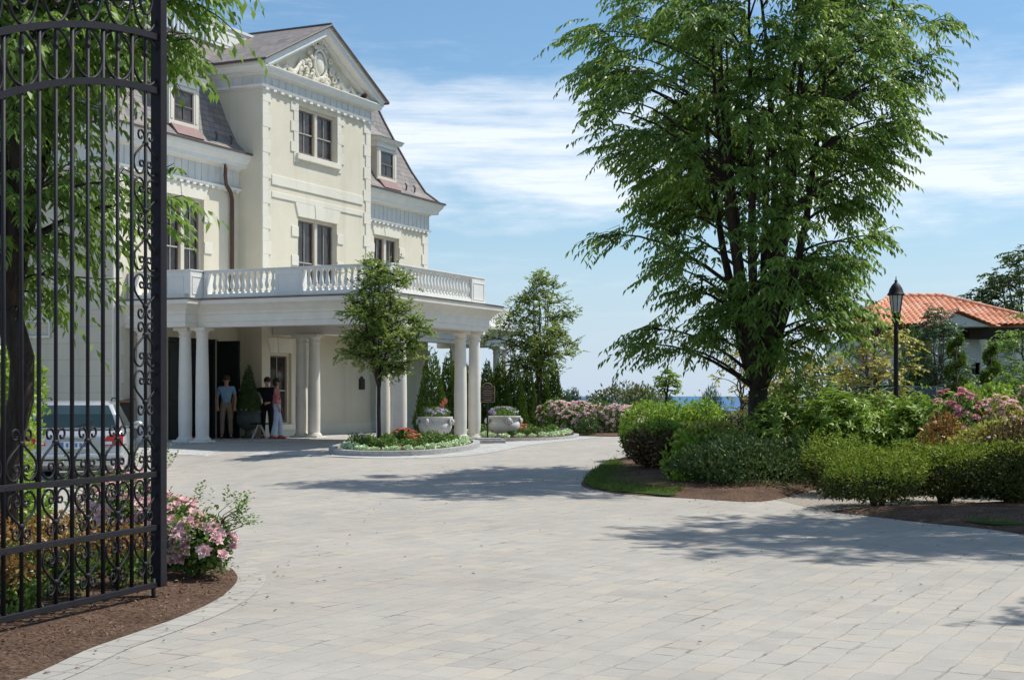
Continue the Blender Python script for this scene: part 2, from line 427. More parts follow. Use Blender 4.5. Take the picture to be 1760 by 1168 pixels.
M['petal_lilac'] = leafmat('lilac_petal', LS((0.25, 0.16, 0.36), (0.50, 0.42, 0.62), (0.74, 0.70, 0.78)), (0.6, 0.5, 0.7), 0.25, 0.6, 0.2)
M['petal_crimson'] = leafmat('crimson_petal', LS((0.58, 0.14, 0.20), (0.74, 0.34, 0.40), (0.86, 0.62, 0.62)), (0.8, 0.3, 0.4), 0.25, 0.6, 0.2)


# ------------------------------------------------------------------ object helpers
def link(o, parent=None):
    scene.collection.objects.link(o)
    if parent is not None:
        o.parent = parent
    return o


def tag(o, label=None, cat=None, group=None, kind=None):
    if label: o['label'] = label
    if cat: o['category'] = cat
    if group: o['group'] = group
    if kind: o['kind'] = kind
    return o


def thing(name, label, cat, loc=(0, 0, 0), rz=0.0, group=None):
    o = bpy.data.objects.new(name, None)
    o.empty_display_size = 0.2
    link(o)
    o.location = loc
    o.rotation_euler = (0, 0, rz)
    return tag(o, label, cat, group)


def copy_tree(o, parent=None):
    c = o.copy()
    scene.collection.objects.link(c)
    if parent is not None: c.parent = parent
    for ch in list(o.children):
        copy_tree(ch, c)
    return c


class MB:
    """collects shapes that become ONE mesh object"""
    def __init__(self):
        self.v, self.f, self.mi = [], [], []
        self.cur = 0

    def add(self, vs, fs):
        b = len(self.v)
        self.v += [tuple(p) for p in vs]
        self.f += [tuple(i + b for i in f) for f in fs]
        self.mi += [self.cur] * len(fs)
        return self

    def box(self, x0, x1, y0, y1, z0, z1):
        vs = [(x, y, z) for z in (z0, z1) for y in (y0, y1) for x in (x0, x1)]
        return self.add(vs, [(0, 2, 3, 1), (4, 5, 7, 6), (0, 1, 5, 4), (2, 6, 7, 3), (0, 4, 6, 2), (1, 3, 7, 5)])

    def quad(self, a, b, c, d):
        return self.add([a, b, c, d], [(0, 1, 2, 3)])

    def poly(self, pts):
        return self.add(pts, [tuple(range(len(pts)))])

    def prism(self, pts, vec):
        n = len(pts)
        top = [(p[0] + vec[0], p[1] + vec[1], p[2] + vec[2]) for p in pts]
        fs = [tuple(range(n - 1, -1, -1)), tuple(range(n, 2 * n))]
        fs += [(i, (i + 1) % n, n + (i + 1) % n, n + i) for i in range(n)]
        return self.add(list(pts) + top, fs)

    def lathe(self, prof, seg=16, c=(0, 0, 0), cap=True):
        vs, fs = [], []
        for r, z in prof:
            for k in range(seg):
                a = 2 * PI * k / seg
                vs.append((c[0] + r * math.cos(a), c[1] + r * math.sin(a), c[2] + z))
        for i in range(len(prof) - 1):
            for k in range(seg):
                k2 = (k + 1) % seg
                fs.append((i * seg + k, i * seg + k2, (i + 1) * seg + k2, (i + 1) * seg + k))
        if cap:
            fs.append(tuple(range(seg - 1, -1, -1)))
            m = (len(prof) - 1) * seg
            fs.append(tuple(range(m, m + seg)))
        return self.add(vs, fs)

    def tube(self, pts, rad, seg=6, cap=True, flat=1.0):
        pts = [Vector(p) for p in pts]
        n = len(pts)
        if not hasattr(rad, '__len__'): rad = [rad] * n
        vs, fs = [], []
        up = Vector((0, 0, 1))
        prev = None
        for i, p in enumerate(pts):
            d = (pts[min(i + 1, n - 1)] - pts[max(i - 1, 0)])
            if d.length < 1e-9: d = Vector((0, 0, 1))
            d.normalize()
            if prev is None:
                a = d.cross(up)
                if a.length < 0.1: a = d.cross(Vector((1, 0, 0)))
            else:
                a = prev - d * prev.dot(d)
                if a.length < 1e-6: a = d.cross(up)
            a.normalize()
            prev = a.copy()
            b = d.cross(a)
            for k in range(seg):
                t = 2 * PI * k / seg
                vs.append(p + a * (math.cos(t) * rad[i]) + b * (math.sin(t) * rad[i] * flat))
        for i in range(n - 1):
            for k in range(seg):
                k2 = (k + 1) % seg
                fs.append((i * seg + k, i * seg + k2, (i + 1) * seg + k2, (i + 1) * seg + k))
        if cap:
            fs.append(tuple(range(seg - 1, -1, -1)))
            fs.append(tuple(range((n - 1) * seg, n * seg)))
        return self.add(vs, fs)

    def ball(self, c, r, seg=10, rings=7):
        if not hasattr(r, '__len__'): r = (r, r, r)
        vs, fs = [], []
        for i in range(rings + 1):
            th = PI * i / rings
            for k in range(seg):
                a = 2 * PI * k / seg
                vs.append((c[0] + r[0] * math.sin(th) * math.cos(a), c[1] + r[1] * math.sin(th) * math.sin(a), c[2] - r[2] * math.cos(th)))
        for i in range(rings):
            for k in range(seg):
                k2 = (k + 1) % seg
                fs.append((i * seg + k, i * seg + k2, (i + 1) * seg + k2, (i + 1) * seg + k))
        return self.add(vs, fs)

    def sweep(self, path, prof, closed_path=False, close_prof=True):
        """plan path (x,y), outward = right hand side of travel; profile = list of (out, z)"""
        n, m = len(path), len(prof)
        P = [Vector((p[0], p[1])) for p in path]
        offs = []
        for i in range(n):
            def nrm(a, b):
                d = (b - a).normalized()
                return Vector((d.y, -d.x))
            ns = []
            if closed_path or i > 0: ns.append(nrm(P[i - 1], P[i]))
            if closed_path or i < n - 1: ns.append(nrm(P[i], P[(i + 1) % n]))
            if len(ns) == 2:
                b = ns[0] + ns[1]
                b = b / max(b.dot(ns[0]), 0.2)
                offs.append(b)
            else:
                offs.append(ns[0])
        vs = [(P[i].x + offs[i].x * o, P[i].y + offs[i].y * o, z) for i in range(n) for o, z in prof]
        fs = []
        for i in range(n if closed_path else n - 1):
            i2 = (i + 1) % n
            for k in range(m if close_prof else m - 1):
                k2 = (k + 1) % m
                fs.append((i * m + k, i2 * m + k, i2 * m + k2, i * m + k2))
        if close_prof and not closed_path:
            fs.append(tuple(range(m)))
            fs.append(tuple(range((n - 1) * m + m - 1, (n - 1) * m - 1, -1)))
        return self.add(vs, fs)

    def build(self, name, mat, parent=None, smooth=False, bevel=0.0, loc=None, rz=None, autosmooth=None):
        me = bpy.data.meshes.new(name)
        me.from_pydata(self.v, [], self.f)
        mats = mat if isinstance(mat, (list, tuple)) else [mat]
        for q in mats:
            me.materials.append(q)
        if len(mats) > 1:
            me.polygons.foreach_set('material_index', self.mi)
        if smooth or autosmooth:
            me.polygons.foreach_set('use_smooth', [True] * len(me.polygons))
            if autosmooth:
                me.set_sharp_from_angle(angle=R(autosmooth))
        me.update()
        o = bpy.data.objects.new(name, me)
        link(o, parent)
        if loc is not None: o.location = loc
        if rz is not None: o.rotation_euler = (0, 0, rz)
        if bevel:
            bv = o.modifiers.new('bevel', 'BEVEL')
            bv.width = bevel; bv.segments = 2; bv.limit_method = 'ANGLE'
        return o


def fast_mesh(name, V, F, mat, parent=None, smooth=False):
    """V (n,3) array, F (m,k) array"""
    me = bpy.data.meshes.new(name)
    n, (m, k) = len(V), F.shape
    me.vertices.add(n)
    me.vertices.foreach_set('co', np.ascontiguousarray(V, dtype=np.float32).ravel())
    me.loops.add(m * k)
    me.loops.foreach_set('vertex_index', np.ascontiguousarray(F, dtype=np.int32).ravel())
    me.polygons.add(m)
    me.polygons.foreach_set('loop_start', np.arange(0, m * k, k, dtype=np.int32))
    me.polygons.foreach_set('loop_total', np.full(m, k, dtype=np.int32))
    if smooth:
        me.polygons.foreach_set('use_smooth', np.ones(m, dtype=bool))
    me.materials.append(mat)
    me.update(calc_edges=True)
    me.validate()
    o = bpy.data.objects.new(name, me)
    return link(o, parent)


def unit(a):
    return a / np.maximum(np.linalg.norm(a, axis=1, keepdims=True), 1e-9)


def leaf_arrays(P, D, N, L, W, fold=0.18, droop=0.12):
    """folded leaf: base, left, tip, right"""
    D = unit(D)
    Sd = unit(np.cross(D, N))
    N = np.cross(Sd, D)
    L = np.asarray(L).reshape(-1, 1); W = np.asarray(W).reshape(-1, 1)
    mid = P + D * L * 0.45
    tip = P + D * L - N * (L * droop)
    V = np.stack([P, mid + Sd * W * 0.5 + N * W * fold, tip, mid - Sd * W * 0.5 + N * W * fold], axis=1).reshape(-1, 3)
    F = np.arange(len(V)).reshape(-1, 4)
    return V, F


def leaf_object(name, P, D, N, L, W, mat, parent, fold=0.18, droop=0.12):
    V, F = leaf_arrays(P, D, N, L, W, fold, droop)
    return fast_mesh(name, V, F, mat, parent)


def rdir(rng, n):
    return unit(rng.normal(size=(n, 3)))


# ------------------------------------------------------------------ terrain
def zg(X, Y):
    w = min(max((-3.5 - X) / 3.0, 0.0), 1.0)
    y0 = 18.0 + 10.5 * w
    t = min(max((Y - y0) / (36.5 - y0), 0.0), 1.0)
    return 0.4 * t * t * (3 - 2 * t)


def at(x, y, dz=0.0):
    """ground point seen at photo pixel (x, y)"""
    Y = 20.0
    for _ in range(40):
        Y = FPX * (EYE - zg(0, Y) - dz) / max(y - 680.0, 1.0)
        Y = min(max(Y, 2.0), 80.0)
    Yb = Y
    # damped refinement
    for _ in range(60):
        Yn = FPX * (EYE - zg(0, Yb) - dz) / max(y - 680.0, 1.0)
        Yb += 0.3 * (Yn - Yb)
    return ((x - 880.0) / FPX * Yb, Yb)


def px(x, Y):
    return (x - 880.0) / FPX * Y


def spline(pts, per=8, closed=True):
    n = len(pts)
    res = []
    rngi = range(n if closed else n - 1)
    for i in rngi:
        p0 = pts[(i - 1) % n] if closed or i > 0 else pts[i]
        p1, p2 = pts[i], pts[(i + 1) % n]
        p3 = pts[(i + 2) % n] if closed or i + 2 < n else pts[(i + 1) % n]
        for k in range(per):
            t = k / per
            res.append(tuple(0.5 * ((2 * b) + (-a + c) * t + (2 * a - 5 * b + 4 * c - d) * t * t + (-a + 3 * b - 3 * c + d) * t ** 3)
                             for a, b, c, d in zip(p0, p1, p2, p3)))
    if not closed: res.append(tuple(pts[-1]))
    return res


def structure(o, name=None):
    o['kind'] = 'structure'
    return o


def ground_sheet(name, xs, ys, zf, mat):
    mb = MB()
    nx, ny = len(xs), len(ys)
    vs = [(x, y, zf(x, y)) for y in ys for x in xs]
    fs = [(j * nx + i, j * nx + i + 1, (j + 1) * nx + i + 1, (j + 1) * nx + i) for j in range(ny - 1) for i in range(nx - 1)]
    mb.add(vs, fs)
    return structure(mb.build(name, mat, smooth=True))


def cliff(X):
    t = min(max((X - 6.0) / 8.0, 0), 1)
    return 58 + 60 * t * t * (3 - 2 * t)


def gz(x, y):
    c = cliff(x)
    z = zg(x, y) - 0.02
    if y > c: z -= min((y - c) * 1.6, 16)
    return z


def lin(a, b, n): return [a + (b - a) * i / (n - 1) for i in range(n)]


ground_sheet('ground', lin(-150, -30, 7)[:-1] + lin(-30, 40, 71) + lin(40, 160, 8)[1:], [-60, -30, -10, 0] + lin(5, 80, 76) + lin(82, 140, 30), gz, M['ground'])
ground_sheet('driveway', lin(-30, 16, 47), [-12, -6] + lin(0, 44.5, 90), lambda x, y: zg(x, y), M['paver'])
mb = MB(); mb.add([(-30000, 50, -13), (30000, 50, -13), (30000, 50000, -13), (-30000, 50000, -13)], [(0, 1, 2, 3)])
structure(mb.build('sea', M['sea']))


def bed(name, outline, mat, h=0.06, base=0.006, power=0.5):
    """slightly mounded bed inside a smooth closed outline"""
    cx = sum(p[0] for p in outline) / len(outline); cy = sum(p[1] for p in outline) / len(outline)
    rings = [1.0, 0.96, 0.85, 0.65, 0.4, 0.2]
    mb = MB()
    vs, fs = [], []
    n = len(outline)
    for r in rings:
        for p in outline:
            x, y = cx + (p[0] - cx) * r, cy + (p[1] - cy) * r
            z = zg(x, y) + base + h * (1 - r ** 6)
            vs.append((x, y, z))
    for i in range(len(rings) - 1):
        for k in range(n):
            k2 = (k + 1) % n
            fs.append((i * n + k, i * n + k2, (i + 1) * n + k2, (i + 1) * n + k))
    vs.append((cx, cy, zg(cx, cy) + base + h))
    m = (len(rings) - 1) * n
    for k in range(n):
        fs.append((m + k, m + (k + 1) % n, len(vs) - 1))
    mb.add(vs, fs)
    return structure(mb.build(name, mat, smooth=True))


def strip(name, path, width, mat, dz=0.004, side=1, closed=False, height=0.0):
    """flat (or raised, when height) band along a plan path"""
    mb = MB()
    prof = [(0, 0), (width * side, 0)] if not height else [(0, -0.05), (0, height), (width * side, height), (width * side, -0.05)]
    n = len(path)
    P = [Vector(p) for p in path]
    vs, fs = [], []
    for i in range(n):
        a = P[i - 1] if (i > 0 or closed) else P[i]
        b = P[(i + 1) % n] if (i < n - 1 or closed) else P[i]
        d = (b - a).normalized()
        nr = Vector((d.y, -d.x))
        for o, z in prof:
            q = P[i] + nr * o
            vs.append((q.x, q.y, zg(q.x, q.y) + dz + z))
    m = len(prof)
    for i in range(n if closed else n - 1):
        i2 = (i + 1) % n
        for k in range(m - 1):
            fs.append((i * m + k, i2 * m + k, i2 * m + k + 1, i * m + k + 1))
    mb.add(vs, fs)
    return structure(mb.build(name, mat))


def inside(p, poly):
    x, y = p
    c = False
    for i in range(len(poly)):
        x1, y1 = poly[i]; x2, y2 = poly[i - 1]
        if (y1 > y) != (y2 > y) and x < (x2 - x1) * (y - y1) / (y2 - y1) + x1:
            c = not c
    return c


# --- left bed under the gate
left_bed = spline([(-3.0, 7.4), (-2.62, 9.2), (-2.36, 10.5), (-2.29, 11.6), (-2.42, 12.8), (-2.85, 13.7), (-4.2, 14.6), (-6.5, 15.6), (-9.5, 16.2), (-12, 12), (-9, 6.0), (-5, 5.2)], 8)
bed('mulch_bed', left_bed, M['mulch'], 0.07)
strip('paver_border', left_bed, 0.24, M['border'], 0.004, 1 if True else -1, True)
# --- island bed right of the drive
isl = [at(1000, 828), at(1035, 844), at(1100, 851), at(1200, 857), at(1290, 862), at(1345, 856), at(1400, 842)]
island = spline(isl + [(6.9, 26.5), (10.5, 29.5), (12.5, 34), (8, 36), (4.2, 33.5), (2.2, 30.0)], 8)
bed('mulch_bed', island, M['mulch'], 0.14, 0.006)
b2 = [at(1428, 878), at(1500, 887), at(1600, 899), at(1700, 909)]
azbed = spline(b2 + [(6.4, 15.2), (9, 13.5), (15, 14), (16, 22), (10, 23), (7.0, 21.0), (5.2, 20.2)], 8)
bed('mulch_bed', azbed, M['mulch'], 0.12)
gp = [at(1250, 852), at(1330, 858), at(1420, 876), (5.4, 18.6), (8, 20), (14, 23.5), (13, 28), (8.5, 26.5), (5.4, 26.0)]
bed('gravel_path', spline(gp, 6), M['gravel'], 0.0, 0.003)
lawn_tip = spline([at(1004, 828), at(1035, 843), at(1100, 850), at(1165, 853), (2.85, 24.2), (2.2, 26.6), (2.0, 28.8)], 8)
bed('lawn', lawn_tip, M['lawn'], 0.03, 0.03)
lawn_r = spline([at(1655, 901), at(1760, 911), (6.6, 14.9), (8.6, 14.2), (9.5, 16.5), (7.0, 17.2), (5.9, 17.2)], 8)
bed('lawn', lawn_r, M['lawn'], 0.03, 0.05)
# --- beds by the porch
def ell(cx, cy, rx, ry, rot=0.0, n=40):
    return [(cx + rx * math.cos(a) * math.cos(rot) - ry * math.sin(a) * math.sin(rot), cy + rx * math.cos(a) * math.sin(rot) + ry * math.sin(a) * math.cos(rot)) for a in [2 * PI * k / n for k in range(n)]]
pbed = spline([(-3.85, 31.9), (-3.2, 30.9), (-2.2, 30.9), (-1.4, 31.9), (-0.95, 33.6), (-1.05, 35.6), (-1.9, 36.3), (-3.0, 35.6), (-3.8, 33.6)], 6)
bed('mulch_bed', pbed, M['mulch'], 0.08, 0.02)
strip('kerb', pbed, 0.16, M['kerb'], 0.0, 1, True, 0.11)
rbed = spline([(-0.85, 38.2), (0.4, 38.2), (1.3, 39.6), (1.75, 41.6), (1.7, 44.0), (0.6, 47.5), (-1.2, 47.0), (-1.4, 42)], 6)
bed('mulch_bed', rbed, M['mulch'], 0.05, 0.02)
strip('kerb', rbed, 0.14, M['kerb'], 0.0, 1, True, 0.07)
fbed = spline([(1.55, 44.5), (2.4, 42.6), (3.6, 42.2), (5.0, 42.6), (7, 45), (5, 50), (2.4, 50), (1.4, 47.5)], 6)
bed('mulch_bed', fbed, M['mulch'], 0.06, 0.02)
# cobbled apron in front of the porch and the porch floor
cob = [(-11.0, 33.2), (-8.6, 33.4), (-6.5, 32.6), (-4.6, 31.4), (-3.2, 30.2), (-2.0, 30.1), (-0.6, 31.4), (0.4, 35.0), (1.6, 38.5), (2.6, 41.5)]
strip('cobble_strip', spline(cob, 8, False), 1.15, M['cobble'], 0.006, -1)

# ------------------------------------------------------------------ the mansion (local x along the facade, -y towards the drive, z = 0 at the porch floor)
HX, HY, HR = -7.07, 41.1, math.atan2(0.907, 0.421)
FZ = 0.40
house = thing('mansion', 'large cream mansion with slate mansard roof, carved pediment and columned porch', 'house', (HX, HY, FZ), HR)


def hw(a, b, z=0.0):
    """mansion coordinates (a along, b out) to world"""
    return (HX + 0.421 * a + 0.907 * b, HY + 0.907 * a - 0.421 * b, FZ + z)


A0, A1, DB = -5.35, 11.35, 0.8      # facade ends, recess of the side bays
EZ = 8.0                            # top of the main cornice


def wall_holes(mb, o, du, u0, u1, z0, z1, holes, depth, inward):
    """flat wall from point o along du, with rectangular openings and reveals"""
    us = sorted({u0, u1} | {h[0] for h in holes} | {h[1] for h in holes})
    zs = sorted({z0, z1} | {h[2] for h in holes} | {h[3] for h in holes})
    P = lambda u, z, d=0.0: (o[0] + du[0] * u + inward[0] * d, o[1] + du[1] * u + inward[1] * d, z)
    for i in range(len(us) - 1):
        for j in range(len(zs) - 1):
            um, zm = (us[i] + us[i + 1]) / 2, (zs[j] + zs[j + 1]) / 2
            if any(h[0] < um < h[1] and h[2] < zm < h[3] for h in holes): continue
            mb.quad(P(us[i], zs[j]), P(us[i + 1], zs[j]), P(us[i + 1], zs[j + 1]), P(us[i], zs[j + 1]))
    for a, b, c, d in holes:
        mb.quad(P(a, c), P(a, d), P(a, d, depth), P(a, c, depth))
        mb.quad(P(b, d), P(b, c), P(b, c, depth), P(b, d, depth))
        mb.quad(P(a, d), P(b, d), P(b, d, depth), P(a, d, depth))
        mb.quad(P(b, c), P(a, c), P(a, c, depth), P(b, c, depth))


W2L = (-3.3, -1.6, 3.95, 6.55)
W2P = (1.85, 4.0, 3.95, 6.45)
W2R = (7.62, 9.32, 3.95, 6.55)
W3P = (1.85, 4.0, 8.3, 9.72)
DOOR = (-3.15, -0.95, 0.0, 2.75)
W1P = (0.42, 1.5, 0.36, 2.42)
front = MB()
wall_holes(front, (0, DB), (1, 0), A0, 0, -0.5, 7.15, [W2L, DOOR], 0.22, (0, 1))
wall_holes(front, (0, DB), (1, 0), 6, A1, -0.5, 7.15, [W2R], 0.22, (0, 1))
wall_holes(front, (0, 0), (1, 0), 0, 6, -0.5, 10.4, [W2P, W3P, W1P], 0.2, (0, 1))
front.build('wall', M['stucco'], house)
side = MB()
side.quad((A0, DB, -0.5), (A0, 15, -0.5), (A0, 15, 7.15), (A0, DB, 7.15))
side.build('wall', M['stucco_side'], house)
side = MB()
side.quad((A1, DB, -0.5), (A1, 15, -0.5), (A1, 15, 7.15), (A1, DB, 7.15))
side.quad((A0, 15, -0.5), (A1, 15, -0.5), (A1, 15, 7.15), (A0, 15, 7.15))
side.quad((0, 0, -0.5), (0, DB, -0.5), (0, DB, 7.15), (0, 0, 7.15)); side.quad((0, 0, 7.15), (0, 3.2, 7.15), (0, 3.2, 10.4), (0, 0, 10.4))
side.quad((6, 0, -0.5), (6, DB, -0.5), (6, DB, 7.15), (6, 0, 7.15)); side.quad((6, 0, 7.15), (6, 3.2, 7.15), (6, 3.2, 10.4), (6, 0, 10.4))
side.build('wall', M['stucco'], house)
for x0, x1, y in ((A0, DOOR[0] - .1, DB), (DOOR[1] + .1, -0.002, DB), (0, 6, 0), (6.04, A1, DB)):
    pl = MB(); pl.box(x0, x1, y - 0.05, y + 0.02, -0.5, 0.34)
    pl.build('plinth', M['trim'], house, bevel=0.01)


def stonework(name, boxes):
    """raised dressed stones: (x0,x1,z0,z1,y of wall)"""
    q = MB()
    for x0, x1, z0, z1, y, th in boxes:
        q.box(x0, x1, y - th, y + 0.02, z0, z1)
    return q.build(name, M['trim'], house, bevel=0.008)


rq = random.Random(5)
def quoin_col(x, dirn, z0, z1, y, wl=0.42, ws=0.30, hh=0.36):
    out, z, k = [], z0, 0
    while z < z1 - 0.05:
        w = wl if k % 2 else ws
        w += rq.uniform(-0.012, 0.012)
        zt = min(z + hh, z1)
        a, b = (x, x + w * dirn) if dirn > 0 else (x - w, x)
        out.append((a, b, z, zt - 0.0008, y, 0.030 + 0.004 * (k % 2) + rq.uniform(0, .003)))
        z = zt; k += 1
    return out

# pavilion corners, full height above the porch
stonework('quoins', quoin_col(-0.001, 1, 3.4, 9.88, 0.0))
stonework('quoins', quoin_col(6.001, -1, 3.4, 9.88, 0.0))
stonework('quoins', quoin_col(A0 - 0.001, 1, -0.3, 6.9, DB))
stonework('quoins', quoin_col(A1 + 0.001, -1, -0.3, 6.9, DB))
# string courses on the pavilion and toothed surrounds of its windows
stonework('string_course', [(0.47, 5.53, 7.22, 7.5, 0, 0.032)]); stonework('string_course', [(0.47, 5.53, 6.86, 7.02, 0, 0.030)])
def toothed(w, z0, z1, y):
    b = []
    for sx, d in ((w[0], -1), (w[1], 1)):
        z, k = z0, 0
        while z < z1 - 0.02:
            zt = min(z + 0.3, z1)
            wd = 0.40 if k % 2 else 0.24
            b.append((sx - wd if d < 0 else sx, sx if d < 0 else sx + wd, z, zt - 0.0006, y, 0.026 + 0.003 * (k % 2)))
            z = zt; k += 1
    return b
_t = toothed(W3P, 8.02, 9.86, 0)
stonework('window_surround', [b for b in _t if b[0] < 3]); stonework('window_surround', [b for b in _t if b[0] > 3])
def blocks(w, zs, y):
    return [(w[0] - 0.36, w[0], z, z + 0.3, y, 0.03) for z in zs] + [(w[1], w[1] + 0.36, z, z + 0.3, y, 0.03) for z in zs]
for w_, zs_, y_ in ((W2P, (4.2, 5.0, 5.85), 0), (W2L, (4.2, 5.1, 5.95), DB), (W2R, (4.2, 5.1, 5.95), DB)):
    for b_ in blocks(w_, zs_, y_): stonework('block_stone', [b_])


def lintel(w, z0, z1, y):
    q = MB()
    c = (w[0] + w[1]) / 2
    e0, e1 = w[0] - 0.02, w[1] + 0.02
    for a0, a1, b0, b1, th in ((e0, c - 0.17, e0 - 0.16, c - 0.23, 0.034), (c + 0.17, e1, c + 0.23, e1 + 0.16, 0.034), (c - 0.165, c + 0.165, c - 0.225, c + 0.225, 0.05)):
        q.prism([(a0, y + 0.02, z0), (a1, y + 0.02, z0), (b1, y + 0.02, z1), (b0, y + 0.02, z1)], (0, -th - 0.02, 0))
    q.build('lintel', M['trim'], house, bevel=0.008)


lintel(W2P, 6.45, 6.855, 0)
lintel(W2L, 6.55, 6.93, DB)
lintel(W2R, 6.55, 6.93, DB)
lintel(W1P, 2.42, 2.85, 0)


def sash_unit(parent, x0, x1, z0, z1, y):
    """one double hung sash pair with its panes"""
    s = MB()
    zm = z0 + (z1 - z0) * 0.48
    for lo, hi, yo in ((z0, zm + 0.02, 0.012), (zm - 0.02, z1, 0.0)):
        s.box(x0, x0 + 0.045, y + yo, y + yo + 0.03, lo, hi); s.box(x1 - 0.045, x1, y + yo, y + yo + 0.03, lo, hi)
        s.box(x0 + 0.045, x1 - 0.045, y + yo, y + yo + 0.03, hi - 0.045, hi)
    s.box(x0 + 0.045, x1 - 0.045, y + 0.012, y + 0.042, z0, z0 + 0.07)
    so_ = s.build('sash', M['sash'], parent)
    b = MB()
    xm = (x0 + x1) / 2
    b.box(xm - 0.011, xm + 0.011, y + 0.004, y + 0.024, zm + 0.02, z1 - 0.045)
    b.box(x0 + 0.045, x1 - 0.045, y - 0.004, y + 0.026, zm - 0.018, zm + 0.018)
    b.box(xm - 0.011, xm + 0.011, y + 0.016, y + 0.036, z0 + 0.07, zm - 0.02)
    b.build('glazing_bar', M['muntin'], parent)
    g = MB()
    g.quad((x0 + 0.03, y + 0.034, z0 + 0.03), (x1 - 0.03, y + 0.034, z0 + 0.03), (x1 - 0.03, y + 0.034, z1 - 0.03), (x0 + 0.03, y + 0.034, z1 - 0.03))
    g.build('pane', M['glass'], parent)


def window(w, y, sill=True, units=2):
    x0, x1, z0, z1 = w
    f = MB()
    cw = 0.085
    yi = y + 0.09
    f.box(x0, x0 + cw, yi, yi + 0.12, z0, z1); f.box(x1 - cw, x1, yi, yi + 0.12, z0, z1)
    f.box(x0 + cw, x1 - cw, yi, yi + 0.12, z1 - cw, z1); f.box(x0 + cw, x1 - cw, yi, yi + 0.12, z0, z0 + 0.05)
    xm = (x0 + x1) / 2
    if units == 2: f.box(xm - 0.075, xm + 0.075, yi - 0.02, yi + 0.12, z0 + 0.05, z1 - cw)
    wo = f.build('window', M['casing'], house, bevel=0.006)
    if units == 2:
        sash_unit(wo, x0 + cw, xm - 0.075, z0 + 0.05, z1 - cw, yi + 0.05)
        sash_unit(wo, xm + 0.075, x1 - cw, z0 + 0.05, z1 - cw, yi + 0.05)
    else:
        sash_unit(wo, x0 + cw, x1 - cw, z0 + 0.05, z1 - cw, yi + 0.05)
    if sill:
        s = MB(); s.box(x0 - 0.14, x1 + 0.14, y - 0.10, y + 0.12, z0 - 0.17, z0 - 0.001)
        s.build('sill', M['trim'], wo, bevel=0.01)
    return wo


window(W2L, DB); window(W2P, 0); window(W2R, DB); window(W3P, 0); window(W1P, 0, True, 1)
# entrance: double door in a dark recess
d = MB()
d.box(DOOR[0], DOOR[0] + 0.12, DB + 0.1, DB + 0.24, 0, DOOR[3]); d.box(DOOR[1] - 0.12, DOOR[1], DB + 0.1, DB + 0.24, 0, DOOR[3])
d.box(DOOR[0] + 0.12, DOOR[1] - 0.12, DB + 0.1, DB + 0.24, DOOR[3] - 0.12, DOOR[3])
dr = d.build('door_frame', M['door'], house)
for s in (-1, 1):
    c = (DOOR[0] + DOOR[1]) / 2
    x0, x1 = (DOOR[0] + 0.12, c - 0.006) if s < 0 else (c + 0.006, DOOR[1] - 0.12)
    q = MB(); q.box(x0, x1, DB + 0.14, DB + 0.2, 0.01, DOOR[3] - 0.13)
    for z0, z1 in ((0.2, 0.9), (1.05, 2.4)):
        q.box(x0 + 0.12, x1 - 0.12, DB + 0.128, DB + 0.14, z0, z1)
    q.build('door_leaf', M['door'], dr, bevel=0.006)
    # open leaf edge with the tall brass pull
q = MB(); q.box(-1.02, -0.96, 0.05, DB + 0.0, 0.0, 2.7)
q.build('door_leaf', M['door'], dr, bevel=0.006)
q = MB(); q.tube([(-1.06, 0.2, 0.55), (-1.09, 0.2, 0.62), (-1.09, 0.2, 1.12), (-1.06, 0.2, 1.2)], 0.028, 8)
q.build('handle', M['brass'], dr, True)


# ---- cornices
def dentils(mb, x0, x1, y, z0, z1, out=0.09, step=0.27, w=0.13, axis='x'):
    n = max(1, int((x1 - x0) / step))
    for i in range(n):
        c = x0 + (i + 0.5) * (x1 - x0) / n
        if axis == 'x': mb.box(c - w / 2, c + w / 2, y - out, y - 0.001, z0, z1)
        else: mb.box(y - out, y - 0.001, c - w / 2, c + w / 2, z0, z1)


crown_l = [(-0.1, 7.55), (0.08, 7.55), (0.10, 7.60), (0.30, 7.62), (0.31, 7.72), (0.34, 7.75), (0.42, 7.86), (0.46, 7.96), (0.46, EZ), (-0.1, EZ)]
path_l = [(A0, 14.9), (A0, DB), (0.0, DB)]
path_r = [(6.0, DB), (A1, DB), (A1, 14.9)]
# travel so that outside lies on the right hand side
for pth in (path_l, path_r):
    pth = pth
    c = MB(); c.sweep(list(pth), crown_l)
    co_ = c.build('cornice', M['white'], house)
    fr = MB(); fr.sweep(list(pth), [(-0.1, 6.95), (0.035, 6.95), (0.035, 7.56), (-0.1, 7.56)])
    if pth is path_l:
        xs = (A0 - 0.03, -0.01)
    else:
        xs = (6.01, A1 + 0.03)
    k = xs[0] + 0.15
    while k < xs[1]:
        fr.box(k - 0.014, k + 0.014, DB - 0.058, DB - 0.03, 7.06, 7.545); k += 0.29
    fr.build('frieze', M['frieze'], co_)
    dn = MB(); dn.sweep(list(pth), [(-0.05, 6.99), (0.10, 6.99), (0.12, 7.05), (-0.05, 7.05)])
    dentils(dn, xs[0], xs[1], DB - 0.035, 6.925, 6.988, 0.06)
    dn.build('dentils', M['white'], co_)
    gt = MB(); gt.sweep(list(pth), [(0.30, EZ + 0.002), (0.50, EZ - 0.03), (0.505, EZ + 0.03), (0.30, EZ + 0.08)])
    gt.build('gutter', M['lead'], co_)

